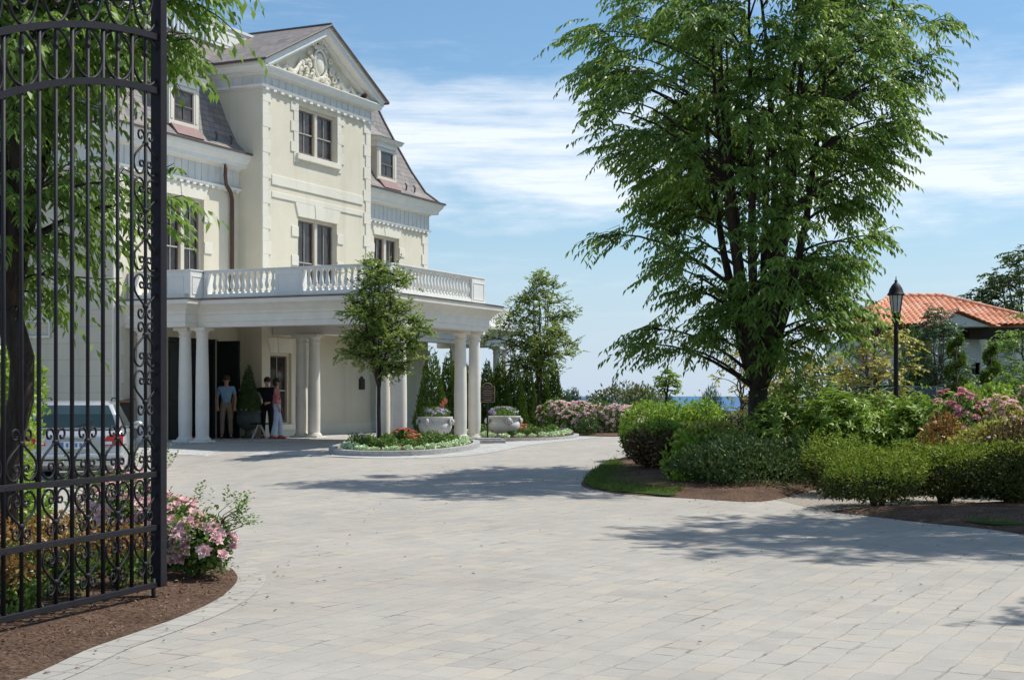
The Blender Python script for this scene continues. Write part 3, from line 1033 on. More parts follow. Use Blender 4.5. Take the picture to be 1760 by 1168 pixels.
# pavilion entablature
pp = [(0.0, 3.0), (0.0, 0.0), (6.0, 0.0), (6.0, 3.0)]
c = MB(); c.sweep(pp, [(-0.1, 10.25), (0.06, 10.25), (0.08, 10.30), (0.27, 10.33), (0.28, 10.40), (0.33, 10.46), (0.33, 10.49), (-0.1, 10.49)])
pc = c.build('cornice', M['white'], house)
fr = MB(); fr.sweep(pp, [(-0.1, 9.86), (0.035, 9.86), (0.035, 10.26), (-0.1, 10.26)])
k = 0.12
while k < 6:
    fr.box(k - 0.014, k + 0.014, -0.058, -0.03, 9.98, 10.24); k += 0.345
k = 0.3
while k < 3:
    fr.box(-0.058, -0.03, k - 0.014, k + 0.014, 9.98, 10.24); k += 0.345
fr.build('frieze', M['frieze'], pc)
dn = MB(); dn.sweep(pp, [(-0.05, 9.91), (0.10, 9.91), (0.125, 9.98), (-0.05, 9.98)])
dentils(dn, -0.04, 6.04, -0.035, 9.85, 9.908, 0.065, 0.36, 0.15)
dn.build('dentils', M['white'], pc)
# pediment: tympanum, raking cornice, carving
PB, PA, HWID = 10.49, 12.13, 3.33
ty = MB(); ty.prism([(0.05, 0.04, PB), (5.95, 0.04, PB), (3.0, 0.04, PA - 0.15)], (0, 0.2, 0))
ty.build('tympanum', M['stucco'], house)
rk = MB()
sl = math.atan2(PA - PB, HWID)
for s in (-1, 1):
    for o, t0, t1, yo in ((0.0, -0.02, 0.10, 0.10), (0.10, 0.0985, 0.26, 0.33), (0.26, 0.2585, 0.33, 0.37)):
        # boards stacked up the slope, each standing further out
        a = (3 + s * HWID, PB); b = (3.0, PA)
        nx, nz = s * math.sin(sl), math.cos(sl)
        def P(pt, dn, y): return (pt[0] + nx * (dn - 0.30), y, pt[1] + nz * (dn - 0.30) + 0.10)
        # meet on the centre line
        def mid(dn, y): return (3.0, y, PA + (dn - 0.30) / math.cos(sl) + 0.10)
        pts = [P(a, t0, -yo), mid(t0, -yo), mid(t1, -yo), P(a, t1, -yo)]
        if s > 0: pts = pts[::-1]
        rk.prism(pts, (0, yo + 0.1, 0))
rk.build('raking_cornice', M['white'], house)
cv_ = MB()
rl = random.Random(3)
cv_.ball((3.0, 0.0, 11.16), (0.26, 0.10, 0.34), 18, 12)
cv_.tube([(3 + 0.33 * math.cos(a), -0.03, 11.16 + 0.42 * math.sin(a)) for a in [2 * PI * k / 24 for k in range(25)]], 0.05, 7)
for s in (-1, 1):
    # scrolls, leaf lumps and swags either side
    for cx, cz, r0 in ((0.62, 11.02, 0.16), (0.78, 10.80, 0.15), (0.42, 10.68, 0.13), (0.3, 11.62, 0.10), (0.55, 11.32, 0.11), (0.98, 10.98, 0.10)):
        cv_.tube([(3 + s * (cx + r0 * (1 - t / 14) * math.cos(t * 0.62)), -0.03 - 0.004 * t, cz + r0 * (1 - t / 14) * math.sin(t * 0.62)) for t in range(13)], [0.045 * (1 - t / 26) for t in range(13)], 6)
    for k in range(16):
        a = rl.uniform(0, 1)
        cx = rl.uniform(0.25, 1.15); cz = 10.62 + rl.uniform(0, 1) * (1.0 - cx * 0.55)
        cv_.ball((3 + s * cx, -0.02, cz), (rl.uniform(.04, .08), 0.07, rl.uniform(.05, .10)), 7, 5)
    for w0, w1, z0_, sag in ((1.1, 1.75, 11.0, 0.28), (1.15, 1.6, 10.94, 0.16), (1.75, 2.35, 10.82, 0.18)):
        cv_.tube([(3 + s * (w0 + (w1 - w0) * t / 10), -0.03, z0_ - (0.12 if w0 > 1.5 else 0.22) * t / 10 - sag * math.sin(PI * t / 10)) for t in range(11)], [0.03 + 0.04 * math.sin(PI * t / 10) for t in range(11)], 7)
    cv_.tube([(3 + s * 1.1, -0.03, 11.02), (3 + s * 1.13, -0.03, 10.8), (3 + s * 1.08, -0.03, 10.58)], [0.06, 0.05, 0.02], 6)
for k in range(9):
    cv_.ball((3 + rl.uniform(-.2, .2), -0.02, 11.66 + rl.uniform(-.08, .16)), (0.06, 0.06, 0.07), 7, 5)
    cv_.ball((3 + rl.uniform(-.4, .4), -0.03, 10.68 + rl.uniform(-.06, .12)), (0.08, 0.07, 0.07), 7, 5)
cv_.build('carved_cartouche', M['trim'], house, smooth=True)
lt = MB(); lt.ball((5.45, -0.12, 10.66), (0.07, 0.10, 0.08)); lt.box(5.42, 5.48, -0.1, 0.05, 10.5, 10.62)
lt.build('floodlight', M['copper'], house, smooth=True)
# gable roof of the pavilion
gr = MB()
rz0 = PB + 0.10 + 0.03 / math.cos(sl)
for s in (-1, 1):
    e = 3 + s * (HWID + 0.12)
    ze = rz0 - 0.12 * math.tan(sl)
    pts = [(e, -0.42, ze), (e, 4.2, ze), (3.0, 4.2, PA + 0.10 + 0.03), (3.0, -0.42, PA + 0.10 + 0.03)]
    if s > 0: pts = pts[::-1]
    gr.prism(pts, (0, 0, 0.05))
gr.build('gable_roof', M['slate_gable'], house)
ge = MB()
for s in (-1, 1):
    e = 3 + s * (HWID + 0.13)
    ze = rz0 - 0.13 * math.tan(sl)
    ge.tube([(e, -0.435, ze + 0.025), (3.0, -0.435, PA + 0.155)], 0.03, 5)
    ge.tube([(e, -0.43, ze + 0.01), (e, 3.0, ze + 0.01)], 0.035, 5)
ge.tube([(3.0, -0.44, PA + 0.19), (3.0, 4.2, PA + 0.19)], 0.045, 6)
ge.build('roof_edging', M['lead'], house)
for s in (-1, 1):
    e = 3 + s * (HWID + 0.02)
    fa = MB(); fa.box(e - 0.02, e + 0.02, -0.30, 3.0, PB + 0.003, rz0 - 0.01)
    fa.build('fascia', M['white'], house)

# mansard roof
prof = [(-0.32, EZ + 0.03), (0.05, EZ + 0.38), (0.42, EZ + 1.1), (0.80, EZ + 2.0), (1.12, EZ + 2.8), (1.32, EZ + 3.35)]
Y1 = 15
def ring(i): return [(A0 + i, DB + i), (A1 - i, DB + i), (A1 - i, Y1 - i), (A0 + i, Y1 - i)]
for sidx, nm in ((0, 'slate_xz'), (1, 'slate_yz'), (2, 'slate_xz'), (3, 'slate_yz')):
    mr = MB()
    for k in range(len(prof) - 1):
        r0, r1 = ring(prof[k][0]), ring(prof[k + 1][0])
        a, b = sidx, (sidx + 1) % 4
        mr.quad((*r0[a], prof[k][1]), (*r0[b], prof[k][1]), (*r1[b], prof[k + 1][1]), (*r1[a], prof[k + 1][1]))
    mr.build('mansard_roof', M[nm], house)
for cidx in range(4):
    hp = MB(); hp.tube([(*ring(i)[cidx], z + 0.02) for i, z in prof], 0.045, 6)
    hp.build('hip_ridge', M['lead'], house)
rt = ring(prof[-1][0])
dk = MB()
dk.prism([(*p, EZ + 3.35) for p in rt], (0, 0, 0.12))
dk.build('roof_deck', M['lead'], house)
for x in (-4.6, -3.6, -1.2, -0.5, 7.0, 10.2, 9.6):
    sg = MB(); sg.tube([(x, DB - 0.12, EZ + 0.25), (x, DB - 0.14, EZ + 0.42), (x + 0.05, DB - 0.06, EZ + 0.5)], 0.03, 5)
    sg.build('snow_guard', M['lead'], house)

# roof deck parapet: solid panels and spindles
pr = MB()
PY, PZ = DB + 1.45, EZ + 3.44
for x0, x1 in ((-3.6, -2.7), (0.35, 3.05), (4.4, 6.4), (8.8, 9.7)):
    pr.box(x0, x1, PY - 0.08, PY + 0.08, PZ, PZ + 0.64)
    for z0, z1 in ((PZ + 0.14, PZ + 0.17), (PZ + 0.48, PZ + 0.51)):
        pr.box(x0 + 0.2, x1 - 0.2, PY - 0.095, PY - 0.0805, z0, z1)
    for xx in (x0 + 0.2, x1 - 0.24):
        pr.box(xx, xx + 0.04, PY - 0.094, PY - 0.0805, PZ + 0.17, PZ + 0.48)
pr.box(-3.62, 9.72, PY - 0.12, PY + 0.12, PZ + 0.641, PZ + 0.72)
pr.box(-3.62, 9.72, PY - 0.10, PY + 0.10, PZ - 0.1, PZ - 0.001)
x = -2.6
while x < 8.8:
    if not (0.3 < x < 3.1 or 4.35 < x < 6.45): pr.box(x - 0.03, x + 0.03, PY - 0.03, PY + 0.03, PZ, PZ + 0.64)
    x += 0.17
pr.build('roof_parapet', M['white'], house)

# dormers
def dormer(c):
    w, z0, z1 = 0.62, EZ + 0.42, EZ + 1.78
    yf = DB + 0.02
    body = MB()
    body.box(c - w, c + w, yf + 0.04, DB + 1.3, z0 - 0.1, z1)
    do = body.build('dormer', M['casing'], house)
    cs = MB()
    cs.box(c - w - 0.02, c - 0.42, yf - 0.02, yf + 0.04, z0, z1 - 0.28); cs.box(c + 0.42, c + w + 0.02, yf - 0.02, yf + 0.04, z0, z1 - 0.28)
    cs.box(c - 0.42, c + 0.42, yf - 0.02, yf + 0.04, z0, z0 + 0.12); cs.box(c - 0.42, c + 0.42, yf - 0.02, yf + 0.04, z1 - 0.38, z1 - 0.28)
    for s in (-1, 1):
        cs.box(c + s * 0.53 - 0.05, c + s * 0.53 + 0.05, yf - 0.035, yf - 0.021, z0 + 0.15, z1 - 0.40)
    cs.build('casing', M['trim'], do, bevel=0.006)
    s = MB()
    x0, x1, a, b = c - 0.42, c + 0.42, z0 + 0.12, z1 - 0.38
    for q0, q1, r0, r1 in ((x0, x0 + .05, a, b), (x1 - .05, x1, a, b), (x0 + .05, x1 - .05, b - .05, b), (x0 + .05, x1 - .05, a, a + .06), (x0 + .05, x1 - .05, (a + b) / 2 - .02, (a + b) / 2 + .02), (c - .012, c + .012, a + .06, (a + b) / 2 - .02)):
        s.box(q0, q1, yf - 0.005, yf + 0.035, r0, r1)
    s.build('sash', M['sash'], do)
    g = MB(); g.quad((x0 + .03, yf + 0.022, a + .03), (x1 - .03, yf + 0.022, a + .03), (x1 - .03, yf + 0.022, b - .03), (x0 + .03, yf + 0.022, b - .03)); g.build('pane', M['glass'], do)
    cr = MB(); cr.sweep([(c - w, DB + 1.2), (c - w, yf + 0.04), (c + w, yf + 0.04), (c + w, DB + 1.2)], [(-0.1, z1 - 0.26), (0.05, z1 - 0.26), (0.06, z1 - 0.12), (0.18, z1 - 0.08), (0.24, z1 + 0.04), (-0.1, z1 + 0.04)])
    cr.build('dormer_cornice', M['white'], do)
    fl = MB(); fl.prism([(c - w + .05, yf - 0.22, z0 - 0.30), (c + w - .05, yf - 0.22, z0 - 0.30), (c + w - .05, yf + 0.02, z0 - 0.002), (c - w + .05, yf + 0.02, z0 - 0.002)], (0, -0.05, 0.03))
    fl.build('flashing', M['flash'], do)
    rf = MB()
    e = 0.27
    yb = DB + 1.35
    # flared hip roof running back into the mansard
    lv = [(w + e, yf + 0.04 - e, z1 + 0.042), (w + 0.05, yf + 0.22, z1 + 0.16), (w - 0.20, yf + 0.50, z1 + 0.40), (0.10, yf + 0.95, z1 + 0.86)]
    for k in range(3):
        (w0, y0, q0), (w1, y1, q1) = lv[k], lv[k + 1]
        rf.quad((c - w0, y0, q0), (c + w0, y0, q0), (c + w1, y1, q1), (c - w1, y1, q1))
        rf.quad((c - w0, yb, q0), (c - w0, y0, q0), (c - w1, y1, q1), (c - w1, yb, q1))
        rf.quad((c + w0, y0, q0), (c + w0, yb, q0), (c + w1, yb, q1), (c + w1, y1, q1))
    rf.build('dormer_roof', M['slate_xz'], do)


dormer(-2.47); dormer(8.5)

# rain pipes
q = MB(); q.tube([(-1.0, DB - 0.30, 7.60), (-0.98, DB - 0.26, 7.30), (-0.80, DB - 0.16, 7.08), (-0.5, DB - 0.1, 6.9), (-0.42, DB - 0.09, 6.7), (-0.42, DB - 0.09, 3.66)], 0.055, 8)
q.build('rain_pipe', M['copper'], house, smooth=True)
q = MB(); q.tube([(A0 - 0.06, 3.6, 7.2), (A0 - 0.06, 3.6, 2.4)], 0.035, 6); q.tube([(A0 - 0.06, 3.6, 3.1), (A0 - 0.06, 2.8, 3.1), (A0 - 0.06, 2.8, 2.7), (A0 - 0.06, 3.6, 2.7)], 0.04, 6)
q.build('rain_pipe', M['white'], house, smooth=True)
q = MB(); q.box(5.3, 5.62, -0.04, -0.001, 1.38, 1.72); q.box(5.34, 5.58, -0.055, -0.0405, 1.42, 1.68); q.ball((5.46, -0.02, 1.74), (0.1, 0.02, 0.06))
q.build('wall_plaque', M['sign'], house)

# ---- porch
EA0, EA1, EB = -4.25, 0.75, 6.5      # beam lines; b = -y
beam_path = [(-4.75, DB), (-4.75, -0.95), (EA0, -0.95), (EA0, -EB), (EA1, -EB), (EA1, -0.02)]
ent = MB()
ent.sweep(beam_path, [(-0.24, 2.9), (0.16, 2.9), (0.16, 3.02), (0.19, 3.03), (0.19, 3.2), (0.22, 3.22), (0.24, 3.28), (0.36, 3.40), (0.46, 3.46), (0.47, 3.56), (0.0, 3.63), (-0.24, 3.6)])
ent.build('porch_entablature', M['column'], house)
ed = MB(); ed.sweep(beam_path, [(0.30, 3.592), (0.49, 3.562), (0.495, 3.592), (0.30, 3.63)])
ed.build('porch_roof_edge', M['lead'], house)
rf = MB()
rf.prism([(-4.72, DB - .01, 3.25), (-4.72, -0.92, 3.25), (EA0 + 0.03, -0.92, 3.25), (EA0 + 0.03, -EB + 0.03, 3.25), (EA1 - 0.03, -EB + 0.03, 3.25), (EA1 - 0.03, -0.01, 3.25), (-0.01, -0.01, 3.25), (-0.01, DB - .01, 3.25)], (0, 0, 0.36))
rf.build('porch_roof', M['frieze'], house)

cprof = [(0.165, 0.14), (0.172, 0.6), (0.17, 1.2), (0.16, 1.9), (0.145, 2.62), (0.143, 2.66)]
def column(a, b, first=[None]):
    if first[0] is None:
        q = MB(); q.lathe(cprof, 22); s = q.build('porch_column', M['column'], house, autosmooth=40)
        q = MB(); q.lathe([(0.235, 0.0), (0.235, 0.055)], 4) if False else q.box(-0.235, 0.235, -0.235, 0.235, 0, 0.06)
        q.lathe([(0.21, 0.0605), (0.222, 0.08), (0.21, 0.105), (0.185, 0.112), (0.19, 0.135), (0.17, 0.15)], 22)
        q.build('base', M['column'], s, autosmooth=40)
        q = MB(); q.lathe([(0.15, 2.655), (0.165, 2.665), (0.165, 2.69), (0.15, 2.70), (0.15, 2.76), (0.20, 2.825)], 22); q.box(-0.215, 0.215, -0.215, 0.215, 2.8255, 2.899)
        q.build('capital', M['column'], s, autosmooth=40)
        first[0] = s
    else:
        s = copy_tree(first[0], house)
    s.location = (a, -b, 0)
    return s


for a, b in ((EA0 - 0.02, 0.62), (EA0 - 0.02, 1.15), (0.38, 1.08), (0.38, 1.5), (-3.85, 6.16), (-3.85, 6.62), (0.3, 6.14), (0.82, 6.3), (-4.6, -0.45)):
    column(a, b)

# balustrade
BZ, BH = 3.62, 0.72
balus = None
def baluster(parent, x, y):
    global balus
    if balus is None:
        q = MB()
        q.box(-0.05, 0.05, -0.05, 0.05, 0.0, 0.05)
        q.lathe([(0.035, 0.05), (0.045, 0.075), (0.03, 0.095), (0.062, 0.18), (0.06, 0.23), (0.036, 0.36), (0.028, 0.43), (0.04, 0.46), (0.03, 0.475)], 10)
        q.box(-0.045, 0.045, -0.045, 0.045, 0.475, 0.52)
        balus = q.build('baluster', M['white'], parent, autosmooth=40)
        o = balus
    else:
        o = balus.copy(); link(o, parent)
    o.location = (x, y, BZ + 0.12)


def rail_run(p0, p1, gaps, step=0.175):
    """balustrade from p0 to p1; gaps = list of (s0, s1) solid panels"""
    p0, p1 = Vector(p0), Vector(p1)
    L = (p1 - p0).length
    u = (p1 - p0) / L
    nr = Vector((u.y, -u.x))
    q = MB()
    def bx(s0, s1, w, z0, z1, off=0.0):
        c = [p0 + u * s0 + nr * (w + off), p0 + u * s1 + nr * (w + off), p0 + u * s1 + nr * (-w + off), p0 + u * s0 + nr * (-w + off)]
        q.prism([(v.x, v.y, z0) for v in c], (0, 0, z1 - z0))
    bx(0, L, 0.085, BZ, BZ + 0.12)
    bx(-0.0, L, 0.08, BZ + 0.64, BZ + 0.69); bx(-0.0, L, 0.105, BZ + 0.6905, BZ + BH)
    for s0, s1 in gaps:
        bx(s0, s1, 0.10, BZ - 0.02, BZ + 0.639)
        # raised frame on the face
        m_ = 0.07
        for a0, a1, z0, z1 in ((s0 + m_, s1 - m_, BZ + 0.10, BZ + 0.125), (s0 + m_, s1 - m_, BZ + 0.535, BZ + 0.56), (s0 + m_, s0 + m_ + 0.025, BZ + 0.1255, BZ + 0.5345), (s1 - m_ - 0.025, s1 - m_, BZ + 0.1255, BZ + 0.5345)):
            if a1 > a0: bx(a0, a1, 0.006, z0, z1, 0.106)
    o = q.build('balustrade', M['white'], house, bevel=0.004)
    s = step * 0.6
    while s < L:
        if not any(a - 0.04 < s < b + 0.04 for a, b in gaps):
            v = p0 + u * s
            baluster(o, v.x, v.y)
        s += step


BA = EA0 + 0.08
rail_run((-4.68, DB - 0.02), (-4.68, -1.0), [(0.0, 0.25), (1.15, 1.82)])
rail_run((-4.79, -1.08), (BA + 0.11, -1.08), [(0.0, 0.72)])
rail_run((BA, -1.19), (BA, -EB + 0.10), [(0.0, 0.12), (2.15, 2.95), (4.75, 5.21)])
rail_run((BA - 0.1, -EB), (EA1 + 0.12, -EB), [(0.0, 0.55), (4.35, 5.13)])
rail_run((EA1, -EB + 0.12), (EA1, -0.05), [(0.0, 0.2), (5.9, 6.3)])
# rain pipe of the porch
q = MB(); q.tube([(EA1 + 0.42, -EB - 0.05, 3.44), (EA1 + 0.40, -EB + 0.0, 3.30), (EA1 + 0.16, -EB + 0.16, 3.12), (EA1 + 0.1, -EB + 0.2, 2.95), (EA1 + 0.1, -EB + 0.2, 0.0)], [0.075, 0.075, 0.07, 0.062, 0.062], 9)
q.tube([(EA1 + 0.42, -EB - 0.08, 3.45), (EA1 + 0.42, -EB - 0.06, 3.36)], 0.095, 9)
q.build('rain_pipe', M['copper'], house, smooth=True)
# veranda running on along the facade behind the porch
VE, VB = 12.5, 1.7
ve = MB(); ve.sweep([(EA1 + 0.17, -VB), (VE, -VB), (VE, DB + 0.1)], [(-0.24, 2.9), (0.16, 2.9), (0.16, 3.02), (0.19, 3.03), (0.19, 3.2), (0.24, 3.28), (0.36, 3.40), (0.46, 3.46), (0.47, 3.56), (0.0, 3.63), (-0.24, 3.6)])
ve.build('porch_entablature', M['column'], house)
ve = MB(); ve.prism([(EA1 + 0.03, -VB + .03, 3.25), (VE - .03, -VB + .03, 3.25), (VE - .03, DB + .1, 3.25), (A1 + .01, DB + .1, 3.25), (A1 + .01, DB - .01, 3.25), (6.01, DB - .01, 3.25), (6.01, -0.01, 3.25), (EA1 + 0.03, -0.01, 3.25)], (0, 0, 0.37))
ve.build('porch_roof', M['frieze'], house)
for a, b in ((4.6, VB), (8.6, VB), (11.9, VB), (12.4, VB)):
    column(a, b)
rail_run((EA1 + 0.15, -VB), (VE + .1, -VB), [(0.0, 0.3), (3.6, 4.1), (7.6, 8.1), (11.3, 11.85)], 0.2)
fl = MB(); fl.prism([(A0, DB - .02, -0.3), (A0, -1.3, -0.3), (-1.5, -1.9, -0.3), (6.0, -1.9, -0.3), (6.0, 0.0, -0.3), (0, 0, -0.3), (0, DB - .02, -0.3)], (0, 0, 0.315))
fo = fl.build('porch_step', M['cobble'], house)

# ------------------------------------------------------------------ vegetation builders
def spray_arrays(rng, base, dirs, length, nleaf, L, W, droop=0.45, hang=0.45, spread=0.75):
    """twigs carrying alternate leaves; returns leaf P, D, N, L, W"""
    m = len(base)
    t = np.linspace(0.12, 1.0, nleaf)
    ln = (np.asarray(length) * np.ones(m)).reshape(m, 1, 1)
    tt = t.reshape(1, nleaf, 1)
    P = base[:, None, :] + dirs[:, None, :] * ln * tt
    P[:, :, 2] -= (ln * droop * tt ** 2)[:, :, 0]
    tang = dirs[:, None, :] * np.ones((1, nleaf, 1))
    tang = tang.copy()
    tang[:, :, 2] -= 2 * droop * t[None, :]
    tang /= np.linalg.norm(tang, axis=2, keepdims=True)
    up = np.zeros_like(tang); up[:, :, 2] = 1
    side = np.cross(tang, up)
    side /= np.maximum(np.linalg.norm(side, axis=2, keepdims=True), 1e-6)
    sgn = np.where(np.arange(nleaf) % 2 == 0, 1.0, -1.0)[None, :, None]
    D = tang * 0.6 + side * sgn * spread + rng.normal(size=P.shape) * 0.22
    D[:, :, 2] -= hang
    N = up + rng.normal(size=P.shape) * 0.45
    n = m * nleaf
    P = P.reshape(n, 3); D = D.reshape(n, 3); N = N.reshape(n, 3)
    LL = L * rng.uniform(0.7, 1.2, n); WW = W * rng.uniform(0.8, 1.2, n)
    return P, D, N, LL, WW


def bez(a, b, c, n=7):
    return [a * (1 - t) ** 2 + b * 2 * t * (1 - t) + c * t * t for t in [i / (n - 1) for i in range(n)]]


def tree(name, label, base, trunk_h, prof, seed, leaf, bark_m, n_clusters, sprays, nleaf, L, W, slen=0.6, trunk_r=0.12,
         limbs=6, ctr=(0, 0), droop=0.45, hang=0.45, group=None, fork_path=None, wood_clusters=True, shell=0.4, limb_top=0.92, cluster_r=0.5, lumps=0.22, cat='tree', extra=None, flat=0.55, thin_z=0.0):
    """prof: list of (z above ground, crown radius). Clusters of leafy sprays carried by limbs."""
    rng = np.random.default_rng(seed)
    rr = random.Random(seed)
    bx_, by_ = base
    gz0 = zg(bx_, by_)
    root = thing(name, label, cat, (bx_, by_, gz0), 0, group)
    zs = np.array([p[0] for p in prof]); rs = np.array([p[1] for p in prof])
    wood = MB()
    top = Vector((ctr[0] * 0.3, ctr[1] * 0.3, trunk_h))
    tp = fork_path or [(0, 0, -0.15), (0.01, 0, 0.25 * trunk_h), (ctr[0] * 0.1, 0, 0.6 * trunk_h), tuple(top)]
    top = Vector(tp[-1])
    k = len(tp)
    wood.tube(tp, [trunk_r * (1.35 if i == 0 else 1.0 - 0.16 * i / (k - 1)) for i in range(k)], 10)
    zt = zs[-1]
    limb_pts = []
    for i in range(limbs):
        a = 2 * PI * i / limbs + rr.uniform(-0.35, 0.35)
        zz = zs[0] + (zt - zs[0]) * rr.uniform(limb_top - 0.22, limb_top)
        rad = np.interp(zz, zs, rs) * rr.uniform(0.25, 0.6)
        end = Vector((ctr[0] + rad * math.cos(a), ctr[1] + rad * math.sin(a), zz))
        if i == 0: end = Vector((ctr[0], ctr[1], zt * 0.96))
        st = top - Vector((0, 0, rr.uniform(0.0, 0.22) * trunk_h * 0.5))
        mid = st.lerp(end, 0.4) + Vector((math.cos(a), math.sin(a), 0)) * rad * 0.35
        pts = bez(st, mid, end, 12)
        pts = [p + Vector((rr.uniform(-1, 1), rr.uniform(-1, 1), 0)) * 0.03 * (j > 0) for j, p in enumerate(pts)]
        r0 = trunk_r * (0.50 if i else 0.55) * rr.uniform(0.75, 1.1)
        wood.tube(pts, [r0 * (1 - 0.88 * j / 11) + 0.006 for j in range(12)], 7)
        for j, p in enumerate(pts): limb_pts.append((p, r0 * (1 - 0.88 * j / 11) + 0.006))
    zc = np.linspace(zs[0], zt, 200)
    w = np.interp(zc, zs, rs) ** 1.5 + 0.02
    w /= w.sum()
    P = []
    phase = rng.uniform(0, 6.28, 6)
    for c in range(n_clusters):
        z = rng.choice(zc, p=w) + rng.normal() * 0.05
        a = rng.uniform(0, 2 * PI)
        rmax = np.interp(z, zs, rs)
        lump = 1 + lumps * (math.sin(3 * a + phase[0] + z * 1.3) * 0.5 + math.sin(5 * a + phase[1] - z * 2.1) * 0.5)
        rad = rmax * lump * (shell + (1 - shell) * math.sqrt(rng.uniform(0.05, 1)))
        if z < thin_z:
            if rng.uniform() < 0.30: continue
            rad = rmax * lump * rng.uniform(0.62, 1.0)
        rad = max(rad - cluster_r * 0.35, 0.02)
        P.append((ctr[0] + rad * math.cos(a), ctr[1] + rad * math.sin(a), z))
    if extra: P += extra
    SB, SD = [], []
    for c in P:
        v = Vector(c)
        best, bd = None, 1e9
        for p, r in limb_pts:
            dz_ = v.z - p.z
            h = math.hypot(v.x - p.x, v.y - p.y)
            d = h + abs(dz_ - 0.45 * h) * 0.9 + (1.5 if dz_ < -0.25 else 0)
            if d < bd: best, bd = (p, r), d
        st, r = best
        outw = Vector((v.x - ctr[0], v.y - ctr[1], 0))
        if outw.length > 1e-4: outw.normalize()
        mid = st.lerp(v, 0.55) + Vector((0, 0, 0.18 * (v - st).length))
        if wood_clusters:
            pts = bez(st, mid, v, 6)
            rb = min(r * 0.6, 0.012 + 0.012 * (v - st).length)
            wood.tube(pts, [rb * (1 - 0.75 * j / 5) + 0.003 for j in range(6)], 5, False)
        d0 = (v - mid)
        if d0.length < 1e-5: d0 = Vector((0, 0, 1))
        d0.normalize()
        for s in range(sprays):
            dv = Vector(rng.normal(size=3)) * 0.75 + outw * 0.6 + d0 * 0.5
            dv.z = dv.z * flat + 0.12
            dv.normalize()
            b = v + Vector(rng.normal(size=3)) * cluster_r * 0.33
            b.z = v.z + (b.z - v.z) * 0.6
            SB.append(b); SD.append(dv)
            if wood_clusters and s % 3 == 0:
                e = b + dv * slen * 0.8
                wood.tube([v, b.lerp(e, 0.4), e + Vector((0, 0, -droop * slen * 0.5))], [0.010, 0.006, 0.003], 4, False)
    SB = np.array([tuple(v) for v in SB]); SD = np.array([tuple(v) for v in SD])
    ln = slen * rng.uniform(0.6, 1.25, len(SB))
    Pp, D, N, LL, WW = spray_arrays(rng, SB, SD, ln, nleaf, L, W, droop, hang)
    leaf_object('crown', Pp, D, N, LL, WW, leaf, root)
    wood.build('trunk', bark_m, root, smooth=True)
    return root


def lump_radius(rng, dirs, amp=0.22, n=14):
    c = rdir(rng, n)
    a = rng.uniform(-1, 1, n)
    d = dirs @ c.T
    c2 = rdir(rng, 40); a2 = rng.uniform(-1, 1, 40)
    return 1 + amp * (np.exp((d - 1) * 7) * a[None, :]).sum(axis=1) + amp * 0.45 * (np.exp((dirs @ c2.T - 1) * 40) * a2[None, :]).sum(axis=1)


def shrub_points(rng, n, rad, floor=0.0, shell=0.55, amp=0.25, zc=0.5):
    """points inside a lumpy ellipsoid cut off at its floor; rad=(rx,ry,rz total height)"""
    rx, ry, h = rad
    m = int(n * 2.2) + 20
    d = rdir(rng, m)
    rr_ = lump_radius(rng, d, amp) * (shell + (1 - shell) * rng.uniform(0, 1, m) ** 0.6)
    p = d * rr_[:, None] * np.array([rx, ry, h * (1 - zc)])
    lo = p[:, 2] < 0
    p[lo, 2] *= zc / (1 - zc)
    p[:, 2] += h * zc
    keep = p[:, 2] > floor
    return p[keep][:n], d[keep][:n]


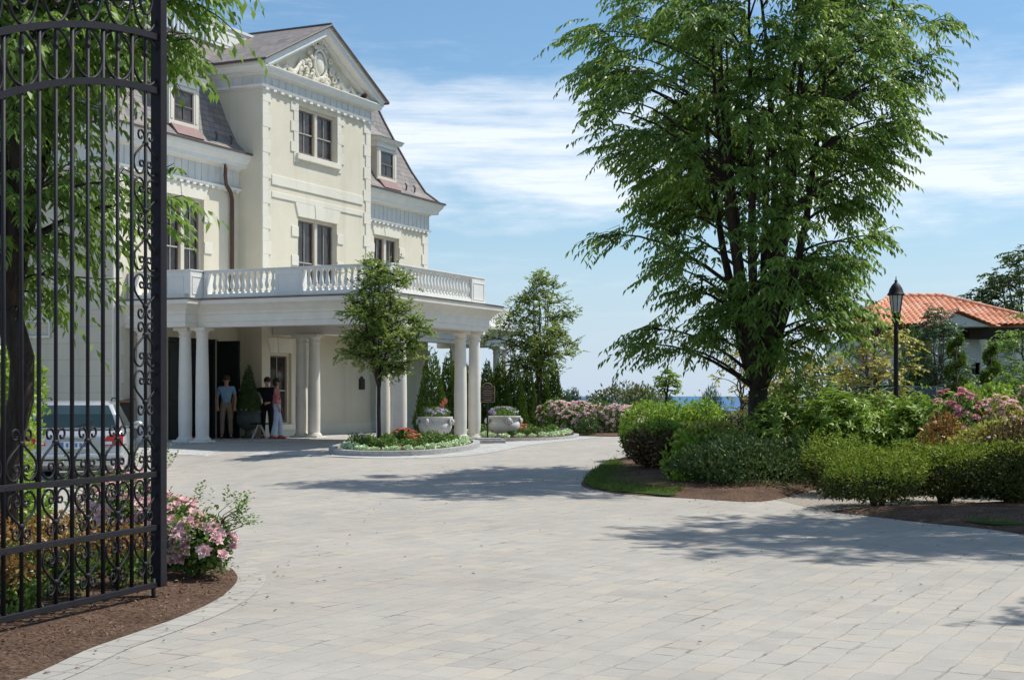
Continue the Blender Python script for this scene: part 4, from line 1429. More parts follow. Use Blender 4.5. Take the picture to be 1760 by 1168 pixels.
def shrub(name, label, xy, rad, n, L, W, leaf, seed, cat='shrub', group=None, shell=0.5, amp=0.25, up=0.35, rosette=0, stems=7, zc=0.5, top_leaf=None, top_frac=0.0, floor=0.04, blooms=None, rz=0.0, z0=None, tight=1.0, bloom_parts=False):
    rng = np.random.default_rng(seed)
    rr = random.Random(seed)
    z = (zg(*xy) if z0 is None else z0)
    root = thing(name, label, cat, (xy[0], xy[1], z), rz, group)
    if rosette:
        c, d = shrub_points(rng, n // rosette, rad, floor, shell, amp, zc)
        ax = unit(d * 0.7 + np.array([0, 0, 0.7]) + rng.normal(size=d.shape) * 0.3)
        a1 = unit(np.cross(ax, rdir(rng, len(ax))))
        a2 = np.cross(ax, a1)
        PP, DD, NN = [], [], []
        for k in range(rosette):
            ang = 2 * PI * k / rosette + rng.uniform(-0.25, 0.25, len(c))
            rd = a1 * np.cos(ang)[:, None] + a2 * np.sin(ang)[:, None]
            lift = rng.uniform(0.05, 0.7, len(c))[:, None]
            PP.append(c); DD.append(rd + ax * lift); NN.append(ax - rd * 0.3)
        P, D, N = np.concatenate(PP), np.concatenate(DD), np.concatenate(NN)
        d = np.concatenate([d] * rosette)
    else:
        P, d = shrub_points(rng, n, rad, floor, shell, amp, zc)
        D = d * 0.55 * tight + rng.normal(size=P.shape) * 0.55 + np.array([0, 0, up])
        N = d + rng.normal(size=P.shape) * 0.6 + np.array([0, 0, 0.4])
    stray = (rng.uniform(0, 1, len(P)) < 0.09) * np.minimum(rng.exponential(0.07, len(P)), 0.16)
    P = P + d * stray[:, None] * np.array([rad[0], rad[1], rad[2] * 0.8]) + np.array([0, 0, 1.0]) * (stray * rad[2] * 0.35)[:, None]
    LL = L * rng.uniform(0.55, 1.4, len(P)); WW = W * rng.uniform(0.75, 1.3, len(P))
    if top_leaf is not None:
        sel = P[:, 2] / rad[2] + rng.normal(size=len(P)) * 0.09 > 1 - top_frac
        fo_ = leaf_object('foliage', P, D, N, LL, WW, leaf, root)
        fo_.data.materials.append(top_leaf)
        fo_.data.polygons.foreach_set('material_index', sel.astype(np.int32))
    else:
        leaf_object('foliage', P, D, N, LL, WW, leaf, root)
    if stems:
        q = MB()
        for k in range(stems):
            a = rr.uniform(0, 2 * PI)
            b = (0.06 * rad[0] * math.cos(a), 0.06 * rad[1] * math.sin(a), -0.04)
            e = (rad[0] * 0.55 * math.cos(a) * rr.uniform(.5, 1.1), rad[1] * 0.55 * math.sin(a) * rr.uniform(.5, 1.1), rad[2] * rr.uniform(.45, .8))
            m_ = ((b[0] + e[0]) * 0.45, (b[1] + e[1]) * 0.45, e[2] * 0.55)
            q.tube([b, m_, e], [0.018, 0.012, 0.005], 5, False)
        q.build('stems', M['twig'], root, True)
    if blooms:
        nb, br, bm, zlo = blooms
        c, d = shrub_points(rng, nb * 3, (rad[0] * 1.02, rad[1] * 1.02, rad[2] * 1.03), floor, 0.92, amp, zc)
        # keep the ones that face up and outward
        sel = np.argsort(-(c[:, 2] / rad[2] + rng.uniform(0, 0.7, len(c)) - (d[:, 1] * 0.35)))[:nb]
        c, d = c[sel], d[sel]
        if bloom_parts:
            for k in range(len(c)):
                bloom(root, c[k], d[k], br * rng.uniform(.75, 1.2), bm, rng)
        else:
            VV, FF, off = [], [], 0
            for k in range(len(c)):
                V, F = bloom_arrays(c[k], d[k], br * rng.uniform(.7, 1.2), rng, 9)
                VV.append(V); FF.append(F + off); off += len(V)
            fast_mesh('blooms', np.concatenate(VV), np.concatenate(FF), bm, root)
    return root


def bloom_arrays(c, d, r, rng, petals=16):
    """a cupped rosette of petals"""
    ax = np.array(d) * 0.6 + np.array([0, -0.25, 0.6]) + rng.normal(size=3) * 0.2
    ax /= np.linalg.norm(ax)
    a1 = np.cross(ax, rng.normal(size=3)); a1 /= np.linalg.norm(a1)
    a2 = np.cross(ax, a1)
    k = np.arange(petals)
    ring_ = k / petals
    ang = k * 2.399 + rng.uniform(0, .3, petals)
    rd = a1[None] * np.cos(ang)[:, None] + a2[None] * np.sin(ang)[:, None]
    lift = (1.5 * (1 - ring_) ** 1.2 + 0.15)[:, None]
    D = rd + ax[None] * lift
    N = ax[None] * 0.8 - rd * 0.8 * lift
    P = np.array(c)[None] + rd * (r * 0.18 * ring_)[:, None] - ax[None] * (r * 0.25)
    L = r * (0.7 + 0.5 * ring_)
    W = r * (0.75 + 0.35 * ring_)
    return leaf_arrays(P, D, N, L, W, 0.2, 0.15)


def bloom(root, c, d, r, mat, rng):
    V, F = bloom_arrays(np.zeros(3), d, r, rng, 18)
    o = fast_mesh('rose_bloom', V, F, mat, root)
    o.location = tuple(c)
    return o


def conifer(name, label, xy, h, r, n, leaf, seed, group=None, z0=None, L=0.09, W=0.03, base=0.0, power=0.8, cat='shrub', rough=0.12, loc=None):
    """dense upright cone of scale-like sprays"""
    rng = np.random.default_rng(seed)
    z = zg(*xy) if z0 is None else z0
    root = thing(name, label, cat, (xy[0], xy[1], z), 0, group)
    t = 1 - np.sqrt(rng.uniform(0, 1, n))          # denser towards the base, as the area is
    t = np.clip(t * 0.9 + rng.uniform(0, 0.1, n), 0, 1)
    a = rng.uniform(0, 2 * PI, n)
    ph = rng.uniform(0, 6.28, 3)
    prof_ = r * (1 - t) ** power * np.minimum(1, 0.72 + t * 3.5)
    lum = 1 + rough * (np.sin(4 * a + ph[0] + 9 * t) + np.sin(7 * a + ph[1] - 17 * t)) * 0.7
    rad = prof_ * lum * (0.72 + 0.33 * rng.uniform(0, 1, n) ** 0.5) + 0.01
    P = np.stack([rad * np.cos(a), rad * np.sin(a), base + t * (h - base)], 1)
    out = np.stack([np.cos(a), np.sin(a), np.zeros(n)], 1)
    D = out * 0.4 + np.array([0, 0, 1.0]) + rng.normal(size=P.shape) * 0.3
    N = out + rng.normal(size=P.shape) * 0.5
    leaf_object('foliage', P, D, N, L * rng.uniform(.6, 1.3, n), W * rng.uniform(.7, 1.3, n), leaf, root)
    q = MB(); q.tube([(0, 0, -0.1), (0, 0, h * 0.8)], [r * 0.1 + 0.02, 0.012], 6)
    q.build('trunk', M['bark_grey'], root, True)
    return root

# ------------------------------------------------------------------ planting
# the big vase-shaped tree on the island
big = tree('shade_tree', 'tall vase-shaped green tree with many stems rising from the island shrubs', (px(1303, 26.5), 26.5), 1.5,
           [(2.05, 0.9), (2.5, 1.4), (3.1, 1.68), (3.85, 2.05), (4.9, 2.3), (6.0, 2.65), (7.2, 2.95), (8.1, 3.0), (8.7, 2.5), (9.3, 1.5), (9.7, 0.5)],
           11, M['leaf_zelkova'], M['bark_dark'], 262, 16, 15, 0.155, 0.048, 0.62, 0.215, 13, droop=0.42, hang=0.55, shell=0.30, cluster_r=0.5, lumps=0.42, thin_z=4.6, extra=[(-1.75, -0.3, 2.6), (-1.9, 0.2, 2.35), (-1.4, -0.5, 2.25), (1.3, -0.8, 2.6), (1.6, -0.3, 2.9), (-2.9, 0, 7.3), (-3.0, 0.3, 8.1), (3.1, 0, 8.2), (2.9, -0.3, 7.4), (2.2, -0.5, 6.2), (-2.3, -0.4, 6.1)])
big.scale = (1, 0.8, 1)
for (x, y, s, rz, lab) in ((9.95, 18.6, 0.9, 2.1, 'green shade tree right of the azaleas, its streaky shadow across the drive'),
                           (10.1, 11.0, 0.80, 4.0, 'smaller green shade tree beside the drive, its shadow in the near right corner')):
    o = copy_tree(big)
    o.location = (x, y, zg(x, y)); o.rotation_euler.z = rz; o.scale = (s, s, s * (1.28 if s > 0.85 else 1.0))
    o['label'] = lab
# the tree behind the gate
tree('shade_tree', 'leafy tree with drooping branches behind the black iron gate', (px(8, 14), 14.0), 2.4,
     [(2.65, 0.3), (3.1, 0.8), (3.6, 1.05), (3.95, 0.8), (4.5, 0.75), (5.2, 1.5), (6.3, 1.6), (7.3, 1.1), (8.0, 0.5)],
     21, M['leaf_zelkova'], M['bark_dark'], 150, 14, 14, 0.135, 0.042, 0.55, 0.13, 7, droop=0.5, hang=0.6, shell=0.25, cluster_r=0.5, lumps=0.3,
     fork_path=[(-0.05, 0, -0.1), (0.0, 0, 0.9), (0.14, 0.05, 1.55), (0.17, 0.0, 1.95), (0.04, 0, 2.4)],
     extra=[(1.7, 0.0, 5.45), (1.5, 0.1, 5.5), (1.85, -0.2, 5.6), (1.35, 0.2, 5.0), (1.1, -0.2, 3.6), (1.3, 0.1, 3.45), (0.35, 0.0, 2.75), (0.1, 0.2, 2.6)])
# two small trees by the porch
P1 = (px(651, 32.6), 32.6)
tree('ornamental_tree', 'small round-headed tree in the flower bed in front of the porch columns', P1, 1.45,
     [(1.75, 0.35), (2.0, 0.78), (2.45, 0.9), (2.9, 0.88), (3.4, 0.76), (3.8, 0.64), (4.1, 0.42), (4.3, 0.12)],
     31, M['leaf_pear'], M['bark_dark'], 78, 19, 7, 0.088, 0.052, 0.19, 0.05, 8, droop=0.0, hang=0.05, shell=0.25, cluster_r=0.42, lumps=0.35, flat=1.5)
P2 = (px(926, 46.5), 46.5)
tree('ornamental_tree', 'small round-headed tree in front of the arborvitae row, sea behind it', P2, 1.75,
     [(1.9, 0.45), (2.3, 1.0), (2.9, 1.22), (3.5, 1.2), (4.1, 1.0), (4.6, 0.75), (4.9, 0.4), (5.05, 0.15)],
     32, M['leaf_pear'], M['bark_dark'], 80, 19, 7, 0.10, 0.056, 0.22, 0.055, 8, droop=0.0, hang=0.05, shell=0.3, cluster_r=0.5, lumps=0.6, flat=1.5)

# arborvitae row beside and beyond the porch
row = [(742, 44.0, 2.70, 0.52, 'broad arborvitae cone right behind the first white urn'), (771, 45.5, 2.65, 0.40, 'slim arborvitae framed between the porch columns'),
       (800, 47.5, 2.35, 0.40, 'arborvitae mostly hidden behind the end porch columns'), (838, 47.0, 2.35, 0.42, 'arborvitae behind the brown rain pipe and the sign'),
       (860, 47.4, 2.45, 0.45, 'yellowish arborvitae cone rising over the second white urn'), (884, 48.0, 2.55, 0.45, 'arborvitae left of the small tree trunk'),
       (907, 48.6, 2.30, 0.42, 'arborvitae just behind the small tree trunk'), (931, 49.2, 2.35, 0.42, 'arborvitae right of the small tree trunk'), (950, 49.9, 2.68, 0.42, 'tallest slim arborvitae at the sea end of the row')]
for k, (x, Y, h, r, lab) in enumerate(row):
    conifer('arborvitae', lab, (px(x, Y), Y), h, r, 5200, M['leaf_arbor'], 100 + k, 'arborvitae in a row beside the porch', L=0.11, W=0.035, power=0.75)
for k, (x, Y, h, r) in enumerate(((966, 51, 1.45, 0.42), (984, 52, 1.55, 0.36))):
    conifer('evergreen_shrub', ['low dark evergreen closing the row of arborvitae', 'dark upright evergreen at the sea edge, right of the arborvitae'][k], (px(x, Y), Y), h, r, 2600, M['leaf_hedge'], 120 + k, L=0.1, W=0.035, power=0.35)

# far shrubs along the cliff edge
shrub('sea_shrub', 'wide low olive shrub against the sea, left of the pair', (px(1052, 56), 56), (1.25, 1.0, 1.42), 2600, 0.16, 0.06, M['leaf_olive'], 41, group='olive shrubs at the cliff edge', shell=0.45, amp=0.35)
shrub('sea_shrub', 'taller grey-green shrub against the sea, right of the olive one', (px(1104, 55), 55), (0.98, 0.9, 1.55), 2200, 0.16, 0.055, M['leaf_olive'], 42, group='olive shrubs at the cliff edge', shell=0.35, amp=0.45)
tree('young_tree', 'bright green young tree with a lollipop crown against the sea', (px(1143, 50), 50), 1.15,
     [(1.15, 0.14), (1.4, 0.28), (1.65, 0.42), (1.9, 0.36), (2.05, 0.1)], 43, M['leaf_lime'], M['bark_dark'], 26, 7, 9, 0.09, 0.05, 0.2, 0.05, 4, ctr=(0.14, 0), droop=0.2, hang=0.2, shell=0.2, cluster_r=0.2)
conifer('pine', 'small blue-green pine against the sea left of the big trunk', (px(1222, 46), 46), 1.55, 0.62, 2600, M['leaf_blue'], 44, L=0.16, W=0.02, power=0.9, rough=0.35, cat='pine')

# far rose hedge
fr_ = [(958, 44.6, 0.62, 1.05), (992, 44.2, 0.62, 0.95), (1026, 44.4, 0.60, 0.92), (1060, 44.2, 0.62, 0.88), (1082, 45.0, 0.5, 0.8)]
fl_ = ['pale pink rose bush at the left end of the far bed', 'pale pink rose bush second from the left in the far bed', 'pale pink rose bush in the middle of the far bed', 'fuller pink rose bush right of the middle of the far bed', 'pink rose bush half behind the island hedge']
for k, (x, Y, r, h) in enumerate(fr_):
    shrub('rose_bush', fl_[k], (px(x, Y), Y), (r, 0.6, h), 900, 0.10, 0.06, M['leaf_rose'], 50 + k, 'rose bush', 'rose bushes in the far bed', blooms=(95, 0.075, M['petal_pale'], 0.3))
shrub('evergreen_shrub', 'small dark green ball among the far roses', (px(1010, 43.2), 43.2), (0.32, 0.3, 0.55), 900, 0.07, 0.03, M['leaf_hedge'], 57)

# island shrubs
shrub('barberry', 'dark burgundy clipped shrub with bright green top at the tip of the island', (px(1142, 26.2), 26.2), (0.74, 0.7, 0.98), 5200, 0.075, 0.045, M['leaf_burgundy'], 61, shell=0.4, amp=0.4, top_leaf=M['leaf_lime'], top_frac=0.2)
for k, (x, Y, r, h, lab) in enumerate(((1112, 29.4, 0.56, 1.24, 'bright green clipped shrub behind the burgundy one, leftmost'), (1162, 29.7, 0.52, 1.2, 'bright green clipped shrub behind the burgundy one, in the middle'), (1208, 29.9, 0.52, 1.22, 'bright green clipped shrub left of the big trunk'))):
    shrub('clipped_shrub', lab, (px(x, Y), Y), (r, 0.5, h), 3000, 0.07, 0.042, M['leaf_lime'], 62 + k, group='bright green clipped shrubs on the island', shell=0.6, amp=0.12)
shrub('euonymus', 'yellow-green variegated shrub between the burgundy shrub and the big trunk', (px(1216, 25.0), 25.0), (0.56, 0.5, 1.0), 2800, 0.10, 0.062, M['leaf_lime'], 66, shell=0.35, amp=0.5, top_leaf=M['leaf_gold'], top_frac=0.18)
shrub('barberry', 'low dark reddish shrub at the foot of the big trunk', (px(1262, 26.9), 26.9), (0.42, 0.4, 0.95), 1500, 0.07, 0.04, M['leaf_burgundy'], 67)
shrub('yew', 'wide dark green yew in front of the big tree, on the island edge', (px(1258, 23.5), 23.5), (0.95, 0.85, 0.84), 7600, 0.085, 0.028, M['leaf_yew'], 68, group='yews at the island edge', shell=0.4, amp=0.5, up=0.7, zc=0.42)
shrub('yew', 'dark green yew right of the wide one, beside the gravel path', (px(1368, 24.1), 24.1), (0.72, 0.7, 0.80), 4800, 0.085, 0.028, M['leaf_yew'], 69, group='yews at the island edge', shell=0.4, amp=0.5, up=0.7, zc=0.42)
shrub('seedling', 'thin pale green sprig on the turf tip in front of the burgundy shrub', (px(1148, 24.0), 24.0), (0.13, 0.12, 0.62), 110, 0.10, 0.04, M['leaf_lime'], 70, cat='sprig', shell=0.1, stems=3)
shrub('seedling', 'low bright green seedling at the yew edge on the turf', (px(1172, 23.6), 23.6), (0.22, 0.2, 0.36), 170, 0.09, 0.05, M['leaf_lime'], 71, cat='sprig', shell=0.1, stems=4)
rh = [(1372, 25.6, 0.80, 1.50, 'glossy rhododendron right behind the big trunk'), (1446, 24.8, 0.82, 1.62, 'large glossy rhododendron in the middle of the island'), (1520, 25.6, 0.80, 1.58, 'glossy rhododendron below the lamp post'), (1582, 24.8, 0.78, 1.64, 'glossy rhododendron left of the mixed roses')]
for k, (x, Y, r, h, lab) in enumerate(rh):
    shrub('rhododendron', lab, (px(x, Y), Y), (r, 0.8, h), 6000, 0.115, 0.036, M['leaf_rhodo'], 72 + k, group='rhododendrons on the island', shell=0.5, amp=0.42, rosette=8)
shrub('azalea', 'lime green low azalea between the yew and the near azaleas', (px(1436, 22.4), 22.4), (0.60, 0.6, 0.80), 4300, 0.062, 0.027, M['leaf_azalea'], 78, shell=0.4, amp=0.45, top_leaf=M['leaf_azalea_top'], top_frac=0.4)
az = [(1508, 20.3, 0.72, 0.74, 'low azalea with bright lime top beside the gravel path'), (1622, 20.9, 0.70, 0.88, 'azalea with sunlit lime top colour in the middle of the near bed'), (1738, 20.2, 0.74, 0.96, 'darker azalea at the right end of the near bed')]
for k, (x, Y, r, h, lab) in enumerate(az):
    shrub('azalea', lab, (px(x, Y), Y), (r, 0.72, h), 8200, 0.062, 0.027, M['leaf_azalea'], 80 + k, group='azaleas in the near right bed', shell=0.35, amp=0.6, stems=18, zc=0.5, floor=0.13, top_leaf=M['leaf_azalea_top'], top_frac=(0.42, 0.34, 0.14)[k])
shrub('barberry', 'dark rusty shrub behind the azaleas at the right edge', (px(1752, 22.2), 22.2), (0.75, 0.6, 1.1), 3600, 0.075, 0.045, M['leaf_burgundy'], 84)
for k, (x, Y, r, h, lab) in enumerate(((1655, 24.2, 0.55, 1.50, 'tall pink and crimson rose bush right of the rhododendrons'), (1715, 24.0, 0.55, 1.46, 'crimson rose bush left of the right edge'), (1775, 24.4, 0.55, 1.52, 'pink rose bush cut by the right edge'))):
    shrub('rose_bush', lab, (px(x, Y), Y), (r, 0.5, h), 2400, 0.075, 0.048, [M['leaf_rose'], M['leaf_gold'], M['leaf_rose']][k], 86 + k, 'rose bush', 'rose bushes on the right', blooms=(66, 0.065, [M['petal_crimson'], M['petal_pink'], M['petal_pink']][k], 0.5), bloom_parts=True)
shrub('golden_shrub', 'yellow and rust leaved shrub under the right-hand roses', (px(1700, 22.6), 22.6), (0.62, 0.5, 1.22), 2600, 0.08, 0.05, M['leaf_gold'], 90, shell=0.4)
shrub('rust_shrub', 'russet low shrub between the rhododendrons and the roses', (px(1618, 23.2), 23.2), (0.36, 0.4, 1.28), 1500, 0.075, 0.045, M['leaf_rust'], 91)

# middle distance on the right
tree('golden_tree', 'pale yellow-green shrub-like tree left of the lamp post', (px(1500, 33), 33), 0.9,
     [(0.6, 0.7), (1.2, 0.95), (2.0, 0.9), (2.7, 0.62), (3.1, 0.2)], 92, M['leaf_gold'], M['bark_grey'], 60, 7, 9, 0.085, 0.055, 0.3, 0.05, 5, droop=0.2, hang=0.2, shell=0.3, cluster_r=0.3)
tree('golden_tree', 'thin yellow-green sapling behind the trunk of the big tree', (px(1275, 35), 35), 1.0,
     [(0.5, 0.5), (1.2, 0.75), (1.9, 0.6), (2.4, 0.2)], 93, M['leaf_gold'], M['bark_grey'], 34, 6, 8, 0.085, 0.055, 0.28, 0.045, 4, droop=0.2, hang=0.2, shell=0.2, cluster_r=0.3)
tree('golden_tree', 'yellow-green shrub-like tree just right of the big trunk', (px(1368, 36), 36), 0.8,
     [(0.5, 0.7), (1.2, 1.0), (1.9, 0.85), (2.5, 0.3)], 94, M['leaf_gold'], M['bark_grey'], 46, 7, 8, 0.09, 0.06, 0.3, 0.045, 4, droop=0.2, hang=0.2, shell=0.2, cluster_r=0.3)
shrub('hedge_shrub', 'dark green bush behind the golden trees, left of the handrail', (px(1420, 40), 40), (1.6, 1.2, 2.1), 4600, 0.13, 0.055, M['leaf_hedge'], 95)
conifer('cypress', 'bushy green cypress behind the lamp post', (px(1572, 38), 38), 3.1, 0.75, 4200, M['leaf_arbor'], 96, L=0.16, W=0.04, power=0.6, rough=0.3, cat='cypress')
tree('spruce', 'dark blue-green tree in front of the tiled villa gable', (px(1616, 37), 37), 0.8,
     [(0.6, 0.85), (1.3, 0.95), (2.1, 0.78), (2.9, 0.5), (3.5, 0.15)], 97, M['leaf_blue'], M['bark_grey'], 95, 8, 9, 0.09, 0.04, 0.28, 0.05, 5, droop=0.15, hang=0.2, shell=0.2, cluster_r=0.28, cat='tree')


def spiral(name, label, x, Y, h, r, seed):
    """topiary cut into a rising spiral of leafy discs"""
    rng = np.random.default_rng(seed)
    xy = (px(x, Y), Y)
    root = thing(name, label, 'topiary', (*xy, zg(*xy)), 0, 'spiral topiaries in front of the villa')
    n = 5200
    t = rng.uniform(0, 1, n) ** 1.2
    a = t * 2 * PI * 4.0 + rng.normal(0, 0.55, n)
    rad = r * (1 - 0.72 * t) * rng.uniform(0.35, 1.0, n) ** 0.5
    P = np.stack([rad * np.cos(a), rad * np.sin(a), h * (0.18 + 0.82 * t) + rng.normal(0, 0.05, n)], 1)
    out = np.stack([np.cos(a), np.sin(a), np.full(n, 0.5)], 1)
    leaf_object('foliage', P, out + rng.normal(size=P.shape) * 0.5, out + rng.normal(size=P.shape) * 0.5, 0.09 * rng.uniform(.6, 1.2, n), 0.03 * np.ones(n), M['leaf_arbor'], root)
    q = MB(); q.tube([(0, 0, -0.1), (0.02, 0, h * 0.5), (0, 0, h * 0.95)], [0.05, 0.035, 0.012], 7)
    q.build('trunk', M['bark_grey'], root, True)


spiral('spiral_topiary', 'taller spiral topiary in front of the dark blue-green tree', 1643, 33.0, 2.55, 0.40, 140)
spiral('spiral_topiary', 'shorter spiral topiary at the right, before the villa wall', 1703, 33.5, 2.35, 0.36, 141)
for k, (x, Y, w, h, lab) in enumerate(((1560, 46, 1.6, 1.55, 'dark clipped hedge left of the villa trees'), (1650, 46, 1.7, 1.65, 'dark clipped hedge below the villa gable'), (1745, 45, 1.7, 1.75, 'dark clipped hedge at the right edge'))):
    shrub('hedge', lab, (px(x, Y), Y), (w, 0.8, h), 5200, 0.12, 0.05, M['leaf_hedge'], 145 + k, 'hedge', 'dark hedges before the villa', shell=0.65, amp=0.12)
tree('oak', 'large dark green tree rising beyond the villa roof at the right edge', (px(1775, 68), 68), 3.0,
     [(2.6, 2.0), (4.0, 2.9), (5.6, 3.0), (7.0, 2.3), (8.0, 1.0)], 150, M['leaf_hedge'], M['bark_dark'], 120, 9, 10, 0.22, 0.11, 0.6, 0.22, 7, droop=0.2, hang=0.2, shell=0.3, cluster_r=0.6)
tree('oak', 'leafy green tree in front of the villa at the right edge', (px(1768, 42), 42), 1.2,
     [(0.9, 0.7), (1.6, 1.1), (2.4, 1.2), (3.2, 0.9), (3.7, 0.3)], 151, M['leaf_zelkova'], M['bark_dark'], 46, 8, 9, 0.12, 0.06, 0.35, 0.06, 5, droop=0.2, hang=0.2, shell=0.3, cluster_r=0.32)
shrub('lime_shrub', 'lime green shrub among the roses below the spiral topiaries', (px(1712, 26.5), 26.5), (0.5, 0.5, 1.65), 2000, 0.1, 0.06, M['leaf_lime'], 152)
shrub('lime_shrub', 'smaller lime green shrub at the foot of the taller spiral', (px(1665, 28), 28), (0.32, 0.4, 1.62), 1200, 0.09, 0.05, M['leaf_lime'], 153)

# behind the gate: bush beside the car, roses, dried flowers
shrub('lilac_bush', 'bright green leafy bush behind the gate, left of the silver car', (px(-22, 18.5), 18.5), (0.72, 0.7, 2.25), 5200, 0.085, 0.055, M['leaf_lime'], 160, shell=0.3, amp=0.35, zc=0.68)
shrub('lilac_bush', 'low bright green bush behind the lower gate rails', (px(-10, 16.0), 16.0), (0.62, 0.6, 0.8), 3600, 0.08, 0.05, M['leaf_lime'], 161, shell=0.3, amp=0.35)
near_roses = [((-2.66, 12.35), 0.30, 0.50, 60, 'pink rose bush right of the gate post with long wispy shoots'), ((-3.05, 13.0), 0.4, 0.6, 44, 'pink rose bush behind the end post of the gate'), ((-3.55, 13.3), 0.42, 0.8, 44, 'pink rose bush behind the middle of the gate rails')]
for k, (xy, r, h, nb, lab) in enumerate(near_roses):
    o = shrub('rose_bush', lab, xy, (r, r, h), 2300, 0.055, 0.034, M['leaf_rose'], 165 + k, 'rose bush', 'rose bushes by the gate', shell=0.25, amp=0.35, blooms=(nb, 0.062, M['petal_pink'], 0.4), bloom_parts=True, z0=0.06, stems=9)
    rng = np.random.default_rng(900 + k)
    q = MB(); SB, SD = [], []
    for j in range(13):
        a = rng.uniform(-0.5, 0.9) if k == 0 else rng.uniform(0, 6.28)
        e = np.array([r * 1.25 * math.cos(a), r * 0.8 * math.sin(a), h * rng.uniform(0.8, 1.25)])
        pts = [Vector((0.1 * math.cos(a), 0.1 * math.sin(a), h * 0.3)), Vector(e * np.array([.6, .6, .85])), Vector(e)]
        q.tube(pts, [0.006, 0.004, 0.002], 5, False)
        for t in (0.55, 0.8, 1.0):
            SB.append(np.array(pts[1].lerp(pts[2], t))); SD.append(unit((e + rng.normal(size=3) * 0.3)[None])[0])
    q.build('shoots', M['twig'], o, True)
    P, D, N, LL, WW = spray_arrays(rng, np.array(SB), np.array(SD), 0.16, 6, 0.04, 0.022, 0.1, 0.0)
    leaf_object('shoot_leaves', P, D, N, LL, WW, M['leaf_rose'], o)
rust = [((-3.12, 11.6), 0.3, 0.5), ((-3.45, 11.0), 0.33, 0.52), ((-3.75, 11.9), 0.36, 0.6), ((-4.1, 11.2), 0.36, 0.6), ((-3.5, 10.1), 0.3, 0.42)]
rl_ = ['rusty brown flower clump nearest the gate end post', 'rusty brown flower clump behind the lower middle of the gate', 'taller rusty flower clump behind the gate rails', 'rusty flower clump at the left picture edge behind the gate', 'small rusty flower clump close under the bottom gate rail']
for k, (xy, r, h) in enumerate(rust):
    shrub('dried_flower_clump', rl_[k], xy, (r, r, h), 1500, 0.045, 0.03, M['leaf_rose'], 175 + k, 'flower clump', 'rusty flower clumps behind the gate', shell=0.2, z0=0.06, top_leaf=M['leaf_rust'], top_frac=0.42, stems=12)

# porch flower beds
rb = random.Random(8)
def bed_plants(poly, inset, n, maker):
    cx = sum(p[0] for p in poly) / len(poly); cy = sum(p[1] for p in poly) / len(poly)
    for k in range(n):
        i = int(k * len(poly) / n)
        p = poly[i]
        maker(k, cx + (p[0] - cx) * inset, cy + (p[1] - cy) * inset)

protos = {}
def clump(kind, name, label, cat, group, x, y, s=1.0):
    if kind not in protos:
        if kind == 'silver':
            o = shrub(name, label, (x, y), (0.15, 0.15, 0.17), 150, 0.085, 0.05, M['leaf_silver'], 201, cat, group, stems=0, shell=0.3, z0=0)
        elif kind == 'green':
            o = shrub(name, label, (x, y), (0.22, 0.22, 0.34), 330, 0.085, 0.045, M['leaf_rose'], 202, cat, group, stems=0, shell=0.3, z0=0)
        elif kind == 'coral':
            o = shrub(name, label, (x, y), (0.2, 0.2, 0.34), 220, 0.07, 0.05, M['leaf_rose'], 203, cat, group, stems=0, shell=0.3, z0=0, blooms=(26, 0.055, M['petal_coral'], 0.3))
        elif kind == 'lilac':
            o = shrub(name, label, (x, y), (0.2, 0.2, 0.34), 220, 0.07, 0.04, M['leaf_rose'], 204, cat, group, stems=0, shell=0.3, z0=0, blooms=(16, 0.04, M['petal_lilac'], 0.3))
        protos[kind] = o
    else:
        o = copy_tree(protos[kind])
    o.location = (x, y, zg(x, y) + 0.08)
    o.rotation_euler.z = rb.uniform(0, 6.28)
    if kind in ('silver', 'green'): s *= 0.78
    o.scale = (s, s, s * rb.uniform(0.6, 0.9))
    o['label'] = label
    return o

bed_plants(pbed, 0.86, 30, lambda k, x, y: clump('silver', 'silver_plant', 'pale silver-green edging plant along the kerb of the bed before the porch', 'bedding plant', 'silver edging plants of the porch bed', x, y, rb.uniform(0.8, 1.15)))
bed_plants(pbed, 0.66, 17, lambda k, x, y: clump('green', 'leafy_plant', 'green leafy plant inside the ring of silver plants before the porch', 'bedding plant', 'green plants of the porch bed', x, y, rb.uniform(0.8, 1.2)))
bed_plants(pbed, 0.36, 9, lambda k, x, y: clump('green', 'leafy_plant', 'green leafy plant inside the ring of silver plants before the porch', 'bedding plant', 'green plants of the porch bed', x, y, rb.uniform(0.9, 1.25)))
for x, Y, s in ((690, 33.9, 1.2), (703, 34.2, 1.3), (714, 33.7, 1.05)):
    clump('coral', 'geranium', 'coral geranium beside the white columns in the porch bed', 'bedding plant', 'coral geraniums by the columns', px(x, Y), Y, s)
for x, Y, s in ((614, 32.6, 1.0), (626, 33.4, 1.1), (740, 33.6, 0.9)):
    clump('lilac', 'lilac_flower', 'lilac flowered plant in the bed before the porch', 'bedding plant', 'lilac flowers of the porch bed', px(x, Y), Y, s)
bed_plants(rbed, 0.88, 26, lambda k, x, y: clump('silver', 'silver_plant', 'pale silver-green edging plant round the second urn bed', 'bedding plant', 'silver edging plants of the second urn bed', x, y, rb.uniform(0.8, 1.1)))
bed_plants(rbed, 0.66, 16, lambda k, x, y: clump('green', 'leafy_plant', 'green leafy plant in the second urn bed', 'bedding plant', 'green plants of the second urn bed', x, y, rb.uniform(0.8, 1.15)))
for x, Y, s in ((891, 40.0, 1.0), (899, 40.3, 1.1)):
    clump('coral', 'geranium', 'coral geranium right of the second white urn', 'bedding plant', 'coral geraniums by the second urn', px(x, Y), Y, s)


